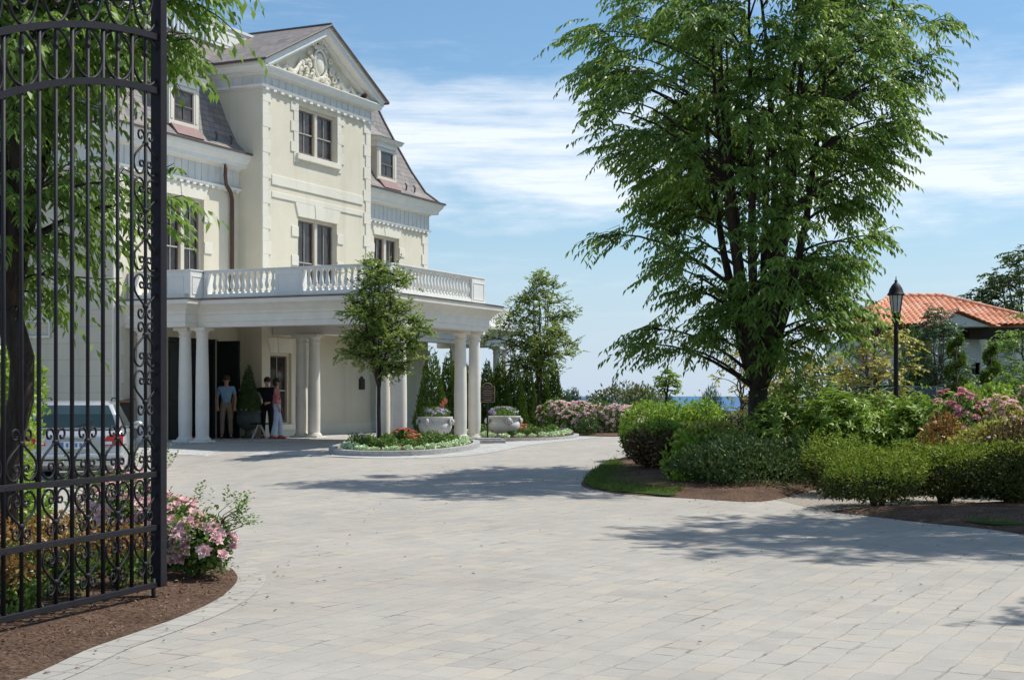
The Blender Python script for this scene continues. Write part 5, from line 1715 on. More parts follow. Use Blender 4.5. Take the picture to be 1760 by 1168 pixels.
# grass blades on the two turf patches, chips on the mulch
def scatter_in(poly, n, rng):
    xs = [p[0] for p in poly]; ys = [p[1] for p in poly]
    out = []
    while len(out) < n:
        p = (rng.uniform(min(xs), max(xs)), rng.uniform(min(ys), max(ys)))
        if inside(p, poly): out.append(p)
    return np.array(out)


rng = np.random.default_rng(77)
GP = []
for poly, n, z in ((lawn_tip, 11000, 0.055), (lawn_r, 9000, 0.075)):
    p = scatter_in(poly, n, rng)
    GP.append(np.column_stack([p, [zg(a, b) + z for a, b in p]]))
GP = np.concatenate(GP)
n = len(GP)
o = leaf_object('grass', GP, rng.normal(size=(n, 3)) * 0.35 + np.array([0, 0, 1.0]), rdir(rng, n), 0.075 * rng.uniform(.5, 1.2, n), np.full(n, 0.009), M['grass'], None)
tag(o, kind='stuff')
CP = []
for poly, n, z in ((left_bed, 26000, 0.075), (azbed, 6000, 0.12), (island, 6000, 0.14)):
    p = scatter_in(poly, n, rng)
    if poly is left_bed:
        p = p[(p[:, 0] > -4.5)]
    cxy = np.array([sum(q[0] for q in poly) / len(poly), sum(q[1] for q in poly) / len(poly)])
    CP.append(np.column_stack([p, [zg(a, b) + z - 0.03 for a, b in p]]))
CP = np.concatenate(CP); n = len(CP)
CP[:, 2] += rng.uniform(0, 0.035, n)
o = leaf_object('mulch_chips', CP, rdir(rng, n) * np.array([1, 1, 0.35]), rdir(rng, n) * 0.4 + np.array([0, 0, 1.0]), 0.030 * rng.uniform(.4, 1.7, n), 0.012 * rng.uniform(.6, 1.4, n), M['chip'], None)
tag(o, kind='stuff')

LP = []
for k in range(420):
    poly = (left_bed, azbed, island, island)[k % 4]
    i = int(rng.integers(0, len(poly)))
    p = np.array(poly[i]); c_ = np.array([sum(q[0] for q in poly) / len(poly), sum(q[1] for q in poly) / len(poly)])
    d_ = (p - c_) / np.linalg.norm(p - c_)
    p = p + d_ * rng.exponential(0.22)
    LP.append((p[0], p[1], zg(p[0], p[1]) + 0.012))
for k in range(160):
    x, y = rng.uniform(-3, 6), rng.uniform(9, 28)
    if not any(inside((x, y), q) for q in (left_bed, azbed, island)): LP.append((x, y, zg(x, y) + 0.012))
LP = np.array(LP); n = len(LP)
o = leaf_object('leaf_litter', LP, rdir(rng, n) * np.array([1, 1, 0.1]), rdir(rng, n) * 0.2 + np.array([0, 0, 1.0]), 0.035 * rng.uniform(.4, 1.5, n), 0.016 * rng.uniform(.6, 1.5, n), M['chip'], None)
tag(o, kind='stuff')

# ------------------------------------------------------------------ iron gate (local x runs from the meeting post back along the open leaf)
GX, GY = -2.70, 11.12
GANG = math.atan2(-0.95, -0.31)
gate = thing('iron_gate', 'tall black wrought iron gate leaf standing open at the left edge', 'gate', (GX, GY, zg(GX, GY)), GANG)
GL = 3.0
low_arch = lambda q: 3.90 - 0.02 * q - 0.10 * q * q
up_arch = lambda q: 4.31 - 0.05 * q - 0.085 * q * q
top_arch = lambda q: 4.95 - 0.03 * q - 0.08 * q * q
Z1, Z2, Z3 = 0.985, 0.58, 0.145
PITCH = 0.185
q = MB(); q.box(-0.045, 0.045, -0.045, 0.045, Z3 - 0.02, 5.0); q.ball((0, 0, 5.06), 0.06, 10, 7)
q.build('post', M['iron'], gate, bevel=0.006)
q = MB(); q.box(GL - 0.045, GL + 0.045, -0.045, 0.045, Z3 - 0.02, 4.2)
q.build('post', M['iron'], gate, bevel=0.006)
q = MB(); q.tube([(0.075, 0, Z3 + 0.05), (0.075, 0, -0.05)], 0.017, 8); q.lathe([(0.03, -0.02), (0.03, 0.01)], 10, (0.075, 0, 0))
q.build('drop_bolt', M['iron'], gate, True)
for z in (Z1, Z2, Z3):
    q = MB(); q.box(0.046, GL - 0.046, -0.02, 0.02, z - 0.022, z + 0.022)
    q.build('rail', M['iron'], gate, bevel=0.004)
def arch(f, hgt=0.024, dep=0.022):
    q = MB()
    n = 24
    vs, fs = [], []
    for i in range(n + 1):
        x = 0.046 + (GL - 0.092) * i / n
        z = f(x)
        vs += [(x, -dep, z - hgt), (x, dep, z - hgt), (x, dep, z + hgt), (x, -dep, z + hgt)]
    for i in range(n):
        for k in range(4):
            fs.append((i * 4 + k, i * 4 + (k + 1) % 4, i * 4 + 4 + (k + 1) % 4, i * 4 + 4 + k))
    fs += [(0, 3, 2, 1), (n * 4, n * 4 + 1, n * 4 + 2, n * 4 + 3)]
    q.add(vs, fs)
    q.build('arched_rail', M['iron'], gate)
arch(low_arch); arch(up_arch); arch(top_arch)
for k in range(1, int(GL / PITCH) + 1):
    x = k * PITCH
    if x > GL - 0.08: break
    long = k % 2 == 0
    zt = up_arch(x) - 0.02 if long else low_arch(x) + 0.26
    q = MB()
    r = 0.0155 if long else 0.0135
    q.tube([(x, 0, Z3 + 0.02), (x, 0, zt)], r, 8)
    if not long:
        q.lathe([(0.0135, 0), (0.024, 0.015), (0.024, 0.03), (0.013, 0.04), (0.020, 0.07), (0.012, 0.13), (0.002, 0.17)], 8, (x, 0, zt - 0.03))
    for zz in (Z1, Z2):
        q.ball((x, 0, zz + 0.0), (0.024, 0.024, 0.03), 8, 6)
    q.build('bar', M['iron'], gate, True)

def curl(c, r, a0, turns, sgn, n=14):
    """inward spiral in the gate plane"""
    pts = []
    for i in range(n):
        t = i / (n - 1)
        a = a0 + sgn * turns * 2 * PI * t
        rr_ = r * (1 - 0.62 * t)
        pts.append((c[0] + rr_ * math.cos(a), c[1] + rr_ * math.sin(a)))
    return pts

def lyre(x, z, s, up):
    """one lyre scroll: rises from the rail round the bar, swells to the neighbouring bars, closes and ends in curls"""
    for sx in (-1, 1):
        path = [(0.050, 0.135), (0.078, 0.125), (0.070, 0.095), (0.040, 0.098)][::-1]
        path = [(0.036, 0.098), (0.062, 0.088), (0.080, 0.108), (0.066, 0.136), (0.030, 0.130), (0.018, 0.085), (0.045, 0.035), (0.095, 0.020), (0.145, 0.060), (0.160, 0.120), (0.140, 0.180), (0.085, 0.235), (0.030, 0.285), (0.014, 0.320), (0.022, 0.372), (0.055, 0.408), (0.090, 0.398), (0.100, 0.362), (0.082, 0.332), (0.052, 0.338), (0.052, 0.358)]
        pts = spline(path, 3, False)
        q = MB()
        q.tube([(x + sx * px_ * s, 0, z + (pz if up else -pz) * s * 0.86) for px_, pz in pts], 0.0085, 6)
        q.build('scroll', M['iron'], gate, True)
    q = MB(); q.ball((x, 0, z + (0.30 if up else -0.30) * s * 0.86), (0.03, 0.022, 0.022), 8, 6)
    q.build('collar', M['iron'], gate, True)

k = 1
while k * PITCH < GL - 0.2:
    x = k * PITCH
    lyre(x, Z1 + 0.022, 1.0, True)
    lyre(x, Z1 - 0.022, 0.92, False)
    if k == 1: lyre(x, Z2 - 0.03, 0.9, False)
    elif k < 8: lyre(x, Z2 - 0.03, 0.9, False)
    k += 2
x = PITCH
z = Z1 + 0.80
for j in range(9):
    lyre(x, z, 0.98, j % 2 == 1)
    if j % 2 == 1: z += 0.72
    if z > low_arch(0) - 0.3: break
# hoops between the arched rails and above them
def hoop(x, z0, z1, w, r=0.011):
    q = MB()
    c = (z0 + z1) / 2; h = (z1 - z0) / 2
    q.tube([(x + w * math.cos(a), 0.0, c + h * math.sin(a)) for a in [2 * PI * i / 28 for i in range(29)]], r, 6, False)
    q.build('hoop', M['iron'], gate, True)
k = 1
while k * PITCH < GL - 0.25:
    x = k * PITCH
    hoop(x, low_arch(x) + 0.022, up_arch(x) - 0.022, PITCH * 0.96)
    hoop(x, up_arch(x) + 0.022, top_arch(x) - 0.022, PITCH * 0.96)
    hoop(x, up_arch(x) + 0.15, top_arch(x) - 0.06, PITCH * 0.55)
    k += 2

# ------------------------------------------------------------------ cars
def car_body(name, label, loc, heading, paint, wagon=True):
    """modelled in metres, x = across, +y = forwards"""
    root = thing(name, label, 'car', (*loc, zg(*loc)), heading)
    # lower body: sections along y (rear to front): y, half width at sill, at belt, z bottom, z belt
    secs = [(-2.36, .74, .70, .42, .66), (-2.33, .80, .77, .36, .88), (-2.22, .86, .83, .30, .98), (-1.7, .895, .86, .24, 1.0), (-0.6, .90, .87, .22, .98), (0.5, .90, .87, .22, .95), (1.2, .895, .85, .22, .92), (1.9, .86, .80, .24, .84), (2.2, .80, .74, .30, .76), (2.32, .68, .62, .36, .66)]
    def loft(secs_, prof_):
        n = len(prof_(secs_[0]))
        vs = []
        for s in secs_: vs += prof_(s)
        fs = []
        for i in range(len(secs_) - 1):
            for k in range(n):
                fs.append((i * n + k, i * n + (k + 1) % n, (i + 1) * n + (k + 1) % n, (i + 1) * n + k))
        fs.append(tuple(range(n - 1, -1, -1))); fs.append(tuple(range((len(secs_) - 1) * n, len(secs_) * n)))
        return vs, fs
    def bodyp(s):
        y, ws, wb, z0, z1 = s
        h = z1 - z0
        half = [(ws * .90, z0), (ws * .985, z0 + h * .14), (ws, z0 + h * .42), (ws * .995, z0 + h * .66), (wb, z0 + h * .93), (wb * .95, z1)]
        return [(x, y, z) for x, z in half] + [(-x, y, z) for x, z in reversed(half)]
    q = MB(); q.add(*loft(secs, bodyp))
    b = q.build('body', paint, root, autosmooth=38, bevel=0.02)
    if wagon:
        cab = [(-2.20, .80, .74, .99, 1.02), (-2.13, .80, .69, .98, 1.26), (-1.92, .815, .62, .98, 1.455), (-1.2, .83, .625, .97, 1.49), (-0.1, .835, .625, .95, 1.49), (0.45, .83, .60, .93, 1.44), (1.25, .80, .72, .90, .95)]
    else:
        cab = [(-1.75, .78, .70, .97, 1.0), (-1.15, .80, .60, .97, 1.33), (-0.75, .82, .60, .96, 1.42), (-0.2, .83, .60, .95, 1.43), (0.3, .83, .59, .94, 1.40), (1.3, .80, .70, .90, .94)]
    def cabp(s):
        y, wb, wt, z0, z1 = s
        half = [(wb, z0), (wb * .55 + wt * .45, z0 + (z1 - z0) * .5), (wt * 1.02, z0 + (z1 - z0) * .93), (wt * .86, z1)]
        return [(x, y, z) for x, z in half] + [(-x, y, z) for x, z in reversed(half)]
    q = MB(); q.add(*loft(cab, cabp))
    q.build('cabin', paint, root, autosmooth=40, bevel=0.02)
    def strip_glass(nm, pts, off):
        q = MB(); q.prism(pts, off); return q.build(nm, M['car_glass'], root)
    if wagon:
        q = MB()
        rows_ = [(-2.222, 1.04, .70), (-2.150, 1.262, .635), (-1.985, 1.415, .56)]
        for (y0, z0_, w0), (y1, z1_, w1) in zip(rows_, rows_[1:]):
            q.prism([(-w0, y0, z0_), (w0, y0, z0_), (w1, y1, z1_), (-w1, y1, z1_)], (0, 0.02, -0.012))
        q.build('rear_window', M['car_glass'], root)
        q = MB(); q.tube([(0.0, -2.225, 1.035), (0.30, -2.19, 1.13)], 0.010, 5); q.build('wiper', M['black'], root)
        for s in (-1, 1):
            q = MB(); q.tube([(s * .60, -1.7, 1.50), (s * .60, -1.5, 1.54), (s * .60, 0.1, 1.54), (s * .60, 0.3, 1.48)], 0.016, 6); q.build('roof_rail', M['black'], root)
    else:
        strip_glass('rear_window', [(-.62, -1.72, 1.02), (.62, -1.72, 1.02), (.55, -1.17, 1.31), (-.55, -1.17, 1.31)], (0, -0.02, 0.03))
    for s in (-1, 1):
        pts = [(s * .835, -1.75 if wagon else -1.2, 1.02), (s * .845, 0.7, .985), (s * .66, 0.25, 1.38), (s * .665, -1.55 if wagon else -0.85, 1.40)]
        if s < 0: pts = pts[::-1]
        strip_glass('side_window', pts, (s * 0.006, 0, 0.004))
        # wrap-round tail lamp
        pts = [(s * .46, -2.362, .72), (s * .82, -2.325, .70), (s * .835, -2.26, .90), (s * .70, -2.345, .93), (s * .56, -2.365, .88)]
        q = MB()
        if s < 0: pts = pts[::-1]
        q.prism(pts, (0, -0.03, 0))
        lo = q.build('tail_lamp', M['red_lens'], root, bevel=0.012)
        q = MB(); q.box(*sorted((s * .50, s * .64)), -2.402, -2.385, .735, .785); q.build('reverse_lens', M['plate'], lo)
        m_ = MB(); m_.ball((s * .98, 0.62, 1.02), (.10, .06, .075), 10, 7); m_.box(*sorted((s * .84, s * .92)), .6, .64, .99, 1.02)
        m_.build('mirror', paint, root, True)
    q = MB(); q.box(-.84, .84, -2.46, -2.30, .36, .58)
    q.build('bumper', paint, root, bevel=0.05)
    q = MB(); q.box(-.83, .83, -2.475, -2.455, .455, .485); q.build('bumper_strip', M['black'], root, bevel=0.004)
    q = MB(); q.box(-.27, .27, -2.40, -2.36, .66, .79); p = q.build('number_plate', M['plate'], root, bevel=0.004)
    q = MB(); q.box(-.255, -.17, -2.405, -2.4005, .675, .775)
    for k in range(5): q.box(-.13 + k * .075, -.09 + k * .075, -2.405, -2.4005, .69, .76)
    q.build('plate_mark', M['plate_blue'], p)
    q = MB(); q.box(-.34, .34, -2.40, -2.355, .815, .84); q.build('chrome_bar', M['chrome'], root, bevel=0.004)
    for s in (-1, 1):
        for y in (-1.42, 1.36):
            w = MB(); w.lathe([(.20, -.10), (.30, -.105), (.325, -.08), (.33, 0), (.325, .08), (.30, .105), (.20, .10)], 28)
            me = w.build('wheel', M['tyre'], root, autosmooth=40)
            me.rotation_euler = (0, R(90), 0); me.location = (s * .80, y, .33)
            r = MB(); r.lathe([(.0, .07), (.05, .085), (.12, .075), (.20, .09), (.205, .05)], 20)
            for k in range(6):
                a = 2 * PI * k / 6
                r.tube([(.04 * math.cos(a), .04 * math.sin(a), .09), (.19 * math.cos(a), .19 * math.sin(a), .095)], .022, 5)
            r.build('rim', M['rim'], me, autosmooth=40).rotation_euler = (0 if s > 0 else R(180), 0, 0)
    return root


car_body('parked_car', 'silver estate car with red tail lamps parked behind the open gate', (-8.13, 27.6), R(12.5), M['car_silver'])
car_body('parked_car', 'dark car behind the island hedge, only its curved roof showing', (px(1556, 36), 36), R(62), M['car_dark'], False)

# ------------------------------------------------------------------ valet stand beside the silver car
vs_ = thing('valet_stand', 'dark wooden stand with light brown top under the porch, right of the silver car', 'stand', (px(208, 37), 37, zg(0, 37) + 0.012), R(10))
q = MB(); q.box(-.28, .28, -.22, .22, 0.06, 1.0)
for z0, z1 in ((.15, .5), (.56, .92)):
    q.box(-.22, .22, -.235, -.2205, z0, z1)
q.box(-.31, .31, -.25, .25, 0, .058)
q.build('cabinet', M['dark_wood'], vs_, bevel=0.008)
q = MB(); q.prism([(-.34, -.27, 1.001), (.34, -.27, 1.001), (.34, .26, 1.08), (-.34, .26, 1.08)], (0, 0, .04)); q.build('top', M['wood'], vs_, bevel=0.006)

# ------------------------------------------------------------------ urns, planter, sign
def urn(label, x, Y, seed, s=1.0):
    root = thing('urn', label, 'urn', (px(x, Y), Y, zg(0, Y) + 0.06), R(seed * 40), 'white stone urns by the porch')
    q = MB()
    q.lathe([(.26, 0), (.27, .03), (.25, .06), (.23, .075), (.33, .12), (.40, .20), (.435, .30), (.43, .38), (.39, .43), (.38, .455), (.40, .49), (.45, .52), (.465, .55), (.46, .575), (.40, .58), (.37, .53), (.34, .50)], 36)
    q.build('bowl', M['urn'], root, autosmooth=35)
    for k in range(4):
        a = 2 * PI * k / 4 + 0.5
        h = MB()
        u = Vector((math.cos(a), math.sin(a), 0)); t = Vector((-u.y, u.x, 0))
        h.tube([tuple(u * (.40 + .10 * math.sin(PI * i / 10)) + Vector((0, 0, .36 + .17 * i / 10))) for i in range(11)], [.035 + .02 * math.sin(PI * i / 10) for i in range(11)], 8)
        for s2 in (-1, 1):
            h.tube([tuple(u * (.44 + .01 * i) + t * s2 * (.03 + .05 * math.sin(i * .5)) + Vector((0, 0, .52 - .03 * i))) for i in range(6)], .02, 6)
        h.build('handle', M['urn'], root, True)
    root.scale = (s, s, s)
    fl = shrub('urn_flowers', 'lilac and white flowers filling the ' + ('first' if seed == 1 else 'second') + ' white urn', (px(x, Y), Y), (.38, .38, .26), 420, .07, .04, M['leaf_rose'], 300 + seed, 'flowers', 'flowers in the urns', stems=0, z0=zg(0, Y) + 0.06 + .55 * s, blooms=(34, .05, M['petal_lilac'], .3))
    return root


urn('round white urn with scroll handles between the second and third column groups', 748, 38.0, 1, 1.0)
urn('round white urn with scroll handles right of the brown rain pipe and sign', 866, 39.6, 2, 1.0)
for x, Y, z in ((766, 37.9, 1.02), (768, 37.95, 0.92)):
    pass
rng = np.random.default_rng(5)
iris = thing('canna', 'single upright coral flower spike in the first white urn', 'flower', (px(764, 38.0), 38.0, zg(0, 38) + 0.62), 0)
V, F = leaf_arrays(np.array([[0, 0, .30], [.01, 0, .34], [-.01, 0, .28], [.02, 0, .38], [.0, 0, .24]]), np.array([[-.5, 0, 1], [.5, 0, 1.], [-.9, -.2, .6], [0, 0, 1.], [-.7, .2, .9]]), np.array([[0, -1, 0]] * 5), .16 * np.ones(5), .08 * np.ones(5))
fast_mesh('petals', V, F, M['petal_coral'], iris)
q = MB(); q.tube([(0, 0, -.05), (0, 0, .32)], .008, 5); q.build('stalk', M['leaf_rose'], iris)

pt = thing('planter_urn', 'dark bronze urn holding the clipped conifer under the porch', 'urn', (px(427, 40.2), 40.2, FZ + 0.016), 0)
q = MB(); q.lathe([(.20, 0), (.21, .04), (.10, .08), (.08, .16), (.10, .22), (.24, .30), (.33, .42), (.35, .56), (.32, .66), (.36, .72), (.38, .75), (.30, .75), (.28, .70)], 28)
q.build('bowl', M['urn_dark'], pt, autosmooth=35)
conifer('potted_conifer', 'dark clipped conifer cone with pink flowers in a bronze urn under the porch', (px(427, 40.2), 40.2), 1.32, 0.34, 4200, M['leaf_hedge'], 310, z0=FZ + 0.74, L=0.06, W=0.025, power=0.95, rough=0.05, cat='potted plant')
pb = shrub('trailing_flowers', 'pink trailing flowers round the foot of the potted conifer', (px(427, 40.2), 40.2), (.36, .36, .22), 260, .06, .035, M['leaf_rose'], 311, 'flowers', stems=0, z0=FZ + 0.70, blooms=(14, .035, M['petal_pink'], .3))

sg_ = thing('sign_board', 'maroon sign with arched top and gold border on a thin black post', 'sign', (px(838, 37.2), 37.2, zg(0, 37.2)), R(4))
q = MB(); q.tube([(0, 0.02, -0.1), (0, 0.02, 1.22)], .022, 8); q.box(-.10, .10, -.08, .12, 0, .03)
q.build('post', M['black'], sg_)
def sign_outline(w, h, z, sh=.07):
    pts = [(-w, z), (w, z), (w, z + h)]
    pts += [(w - sh, z + h), ]
    pts += [((w - sh) * math.cos(a), z + h + .02 + sh * math.sin(a)) for a in [PI * i / 12 for i in range(13)]]
    pts += [(-w + sh, z + h), (-w, z + h)]
    return pts
q = MB(); q.prism([(x, 0, z) for x, z in sign_outline(.185, .40, 1.02)], (0, -.03, 0)); pn = q.build('panel', M['sign'], sg_)
q = MB(); o_ = sign_outline(.178, .395, 1.025); q.tube([(x, -.032, z) for x, z in o_ + o_[:1]], .007, 5, False)
q.build('border', M['gold'], pn)
# worn gold crest and lines of lettering, too faint to read in the photograph
q = MB()
q.tube([(.05 * math.cos(a), -.033, 1.40 + .035 * math.sin(a)) for a in [2 * PI * i / 14 for i in range(15)]], .005, 5)
for s in (-1, 1):
    q.tube([(s * .06, -.033, 1.37), (s * .10, -.033, 1.39), (s * .12, -.033, 1.43)], .006, 5)
for z, w in ((1.30, .11), (1.245, .125), (1.19, .10)):
    xx = -w
    k = 0
    while xx < w:
        ww = .012 + .010 * ((k * 7) % 3)
        q.box(xx, xx + ww, -.0335, -.0305, z, z + (.018 if k % 3 else .026)); xx += ww + .010; k += 1
q.box(-.13, .13, -.0335, -.0305, 1.13, 1.138)
q.box(-.10, .10, -.0335, -.0305, 1.07, 1.082)
q.build('lettering', M['gold'], pn)
st = thing('stone_block', 'flat pale stone slab on the cobbles below the sign', 'stone', (px(838, 36.4), 36.4, zg(0, 36.4)), R(10))
q = MB(); q.box(-.42, .42, -.25, .25, -.02, .09); q.box(-.30, .34, -.18, .18, .091, .13); q.build('slab', M['kerb'], st, bevel=.015)

# ------------------------------------------------------------------ lamp post and handrail
LX, LY = px(1540, 30), 30.0
lp = thing('street_lamp', 'black lamp post with a glass lantern before the tiled villa', 'street lamp', (LX, LY, zg(LX, LY)), 0)
q = MB(); q.lathe([(.16, 0), (.17, .05), (.15, .12), (.12, .45), (.13, .5), (.09, .58), (.07, .75), (.055, 2.0), (.05, 2.72), (.065, 2.74), (.065, 2.78), (.05, 2.80), (.05, 2.92), (.10, 3.02), (.105, 3.1), (.07, 3.14), (.06, 3.2)], 16)
q.build('pole', M['iron'], lp, autosmooth=40)
q = MB(); q.lathe([(.095, 3.17), (.155, 3.55), (.155, 3.56), (.09, 3.56)], 8); q.build('lantern_glass', M['lamp_glass'], lp)
q = MB()
for k in range(8):
    a = 2 * PI * k / 8
    q.tube([(.098 * math.cos(a), .098 * math.sin(a), 3.16), (.16 * math.cos(a), .16 * math.sin(a), 3.57)], .009, 5)
q.lathe([(.07, 3.12), (.11, 3.155), (.105, 3.18), (.07, 3.18)], 16)
q.build('lantern_frame', M['iron'], lp)
q = MB(); q.lathe([(.14, 3.555), (.20, 3.56), (.205, 3.585), (.175, 3.62), (.15, 3.70), (.10, 3.78), (.05, 3.83), (.03, 3.85), (.04, 3.875), (.015, 3.90), (.006, 3.98)], 16)
q.build('lantern_cap', M['iron'], lp, autosmooth=40)
lp.scale = (0.88, 0.88, 0.945)
hr = thing('handrail', 'thin black handrail with two posts above the rhododendrons', 'handrail', (px(1495, 31), 31.0, zg(6, 31)), 0)
z0 = 1.58 + (680 - 668) / FPX * 31 - zg(6, 31)
for x in (0.0, -0.75):
    q = MB(); q.tube([(x, 0, -.1), (x, 0, z0 + .05 - (.18 if x < 0 else 0))], .022, 8); q.build('post', M['iron'], hr, True)
q = MB(); q.tube([(-1.35, 0, z0 - .50), (-1.3, 0, z0 - .38), (-.5, 0, z0 - .06), (-.2, 0, z0 + .04), (.12, 0, z0 + .06), (.2, 0, z0 - .02)], .018, 8)
q.build('rail', M['iron'], hr, True)
q = MB(); q.tube([(.22, 0.05, z0 + .06), (.75, .05, z0 + .06), (.82, .05, z0 + .02), (.80, .05, z0 - .10)], .018, 8); q.build('rail', M['iron'], hr, True)

# ------------------------------------------------------------------ tiled villa beyond
VXL, VXR, VY = px(1478, 60), px(1790, 60), 60.0
vz = zg(14, 60)
villa = thing('villa', 'low white villa with terracotta tiled hip roof beyond the garden', 'house', (VXL, VY, vz), 0)
VW = VXR - VXL
EAVE, RIDGE, VD = 4.05, 5.45, 6.4
def tiled(q, p00, p10, p01, p11, cols, rows):
    """barrel tiles: p00-p10 eave, p01-p11 ridge"""
    a, b, c, d = map(Vector, (p00, p10, p01, p11))
    nr = (b - a).cross(c - a).normalized()
    nx, ny = cols * 6, rows * 3
    vs, fs = [], []
    L = (b - a).length
    for j in range(ny + 1):
        v = j / ny
        l, r = a.lerp(c, v), b.lerp(d, v)
        for i in range(nx + 1):
            u = i / nx
            p = l.lerp(r, u)
            pos = (p - a).dot((b - a).normalized()) / L * cols
            wv = abs(math.sin(pos * PI)) ** 0.7 * 0.075
            stp = ((v * rows) % 1.0)
            vs.append(p + nr * (wv + 0.05 * (1 - stp)))
    for j in range(ny):
        for i in range(nx):
            k = j * (nx + 1) + i
            fs.append((k, k + 1, k + nx + 2, k + nx + 1))
    q.add(vs, fs)
q = MB()
rx0, rx1 = px(1566, 60) - VXL, px(1658, 60) - VXL
o = 0.45
yf, yb = -o, VD + o
ym = VD / 2
tiled(q, (-o, yf, EAVE), (VW + o, yf, EAVE), (rx0, ym, RIDGE), (rx1, ym, RIDGE), 34, 14)
tiled(q, (VW + o, yf, EAVE), (VW + o, yb, EAVE), (rx1, ym, RIDGE), (rx1, ym, RIDGE), 26, 14)
tiled(q, (-o, yb, EAVE), (-o, yf, EAVE), (rx0, ym, RIDGE), (rx0, ym, RIDGE), 26, 14)
tiled(q, (VW + o, yb, EAVE), (-o, yb, EAVE), (rx1, ym, RIDGE), (rx0, ym, RIDGE), 30, 14)
rfv = q.build('tiled_roof', M['terra'], villa)
q = MB()
for a, b in (((rx0, ym, RIDGE), (rx1, ym, RIDGE)), ((rx1, ym, RIDGE), (VW + o, yf, EAVE)), ((rx0, ym, RIDGE), (-o, yf, EAVE))):
    A_, B_ = Vector(a), Vector(b)
    n = int((B_ - A_).length / .35)
    for i in range(n):
        q.tube([A_.lerp(B_, i / n) + Vector((0, 0, .07)), A_.lerp(B_, (i + 1.1) / n) + Vector((0, 0, .05))], [.11, .13], 8)
q.build('ridge_tiles', M['terra'], rfv, True)
q = MB(); q.box(0, VW, .0, VD, 0, 3.55); q.build('wall', M['villa_wall'], villa)
q = MB(); q.box(px(1560, 60) - VXL, px(1602, 60) - VXL, -.02, .0, 2.7, 3.52); q.build('wall', M['villa_pink'], villa); q = MB(); q.box(-.02, px(1500, 60) - VXL, -.02, 0, 2.2, 3.5); q.build('wall', M['villa_pink'], villa)
q = MB(); q.box(-.2, VW + .2, -.25, -.03, 3.56, 3.98); q.box(px(1655, 60) - VXL, VW + .3, -.9, -.26, 3.5, 3.97); q.build('eave_beam', M['beam'], villa, bevel=.01)
# gabled porch of the villa
gx0, gx1 = px(1622, 58) - VXL, px(1672, 58) - VXL
gm = (gx0 + gx1) / 2 + .2
q = MB(); q.prism([(gx0, -2.0, EAVE - .1), (gx1 + .7, -2.0, EAVE - .1), (gm - .25, -2.0, EAVE + .40)], (0, 2.6, 0)); q.build('gable', M['villa_wall'], villa)
q = MB()
tiled(q, (gx1 + 1.0, -2.25, EAVE - .16), (gx1 + 1.0, 1.6, EAVE - .16), (gm - .25, -2.25, EAVE + .50), (gm - .25, 1.6, EAVE + .50), 14, 8)
tiled(q, (gx0 - .3, 1.6, EAVE - .16), (gx0 - .3, -2.25, EAVE - .16), (gm - .25, 1.6, EAVE + .50), (gm - .25, -2.25, EAVE + .50), 14, 8)
q.build('tiled_roof', M['terra'], villa)
for x in (1580, 1668, 1690):
    q = MB(); w0 = px(x, 60) - VXL
    q.box(w0 - .42, w0 + .42, -.06, .0, 1.2, 2.55)
    w = q.build('window', M['white'], villa, bevel=.01)
    q = MB(); q.quad((w0 - .33, -.065, 1.28), (w0 + .33, -.065, 1.28), (w0 + .33, -.065, 2.47), (w0 - .33, -.065, 2.47)); q.build('pane', M['glass'], w)
for x in (1600, 1682, 1740):
    q = MB(); w0 = px(x, 60) - VXL; q.lathe([(.16, 0), (.16, .2), (.13, .25), (.12, 3.2), (.17, 3.35), (.17, 3.49)], 14, (w0, -.6, 0)); q.build('porch_column', M['white'], villa, autosmooth=40)

# ------------------------------------------------------------------ people under the porch
def skin_mesh(name, verts, edges, radii, mat, parent, sub=1, root_i=0):
    me = bpy.data.meshes.new(name)
    me.from_pydata([tuple(v) for v in verts], edges, [])
    ob = bpy.data.objects.new(name, me)
    link(ob)
    sk = ob.modifiers.new('skin', 'SKIN')
    sk.use_smooth_shade = True
    if not me.skin_vertices: me.attributes
    layer = me.skin_vertices[0].data
    for i, r in enumerate(radii):
        layer[i].radius = (r, r) if not hasattr(r, '__len__') else r
        layer[i].use_root = i == root_i
    ss = ob.modifiers.new('sub', 'SUBSURF'); ss.levels = sub; ss.render_levels = sub
    dg = bpy.context.evaluated_depsgraph_get()
    new = bpy.data.meshes.new_from_object(ob.evaluated_get(dg))
    bpy.data.objects.remove(ob)
    new.materials.clear(); new.materials.append(mat)
    new.polygons.foreach_set('use_smooth', [True] * len(new.polygons))
    o = bpy.data.objects.new(name, new)
    return link(o, parent)


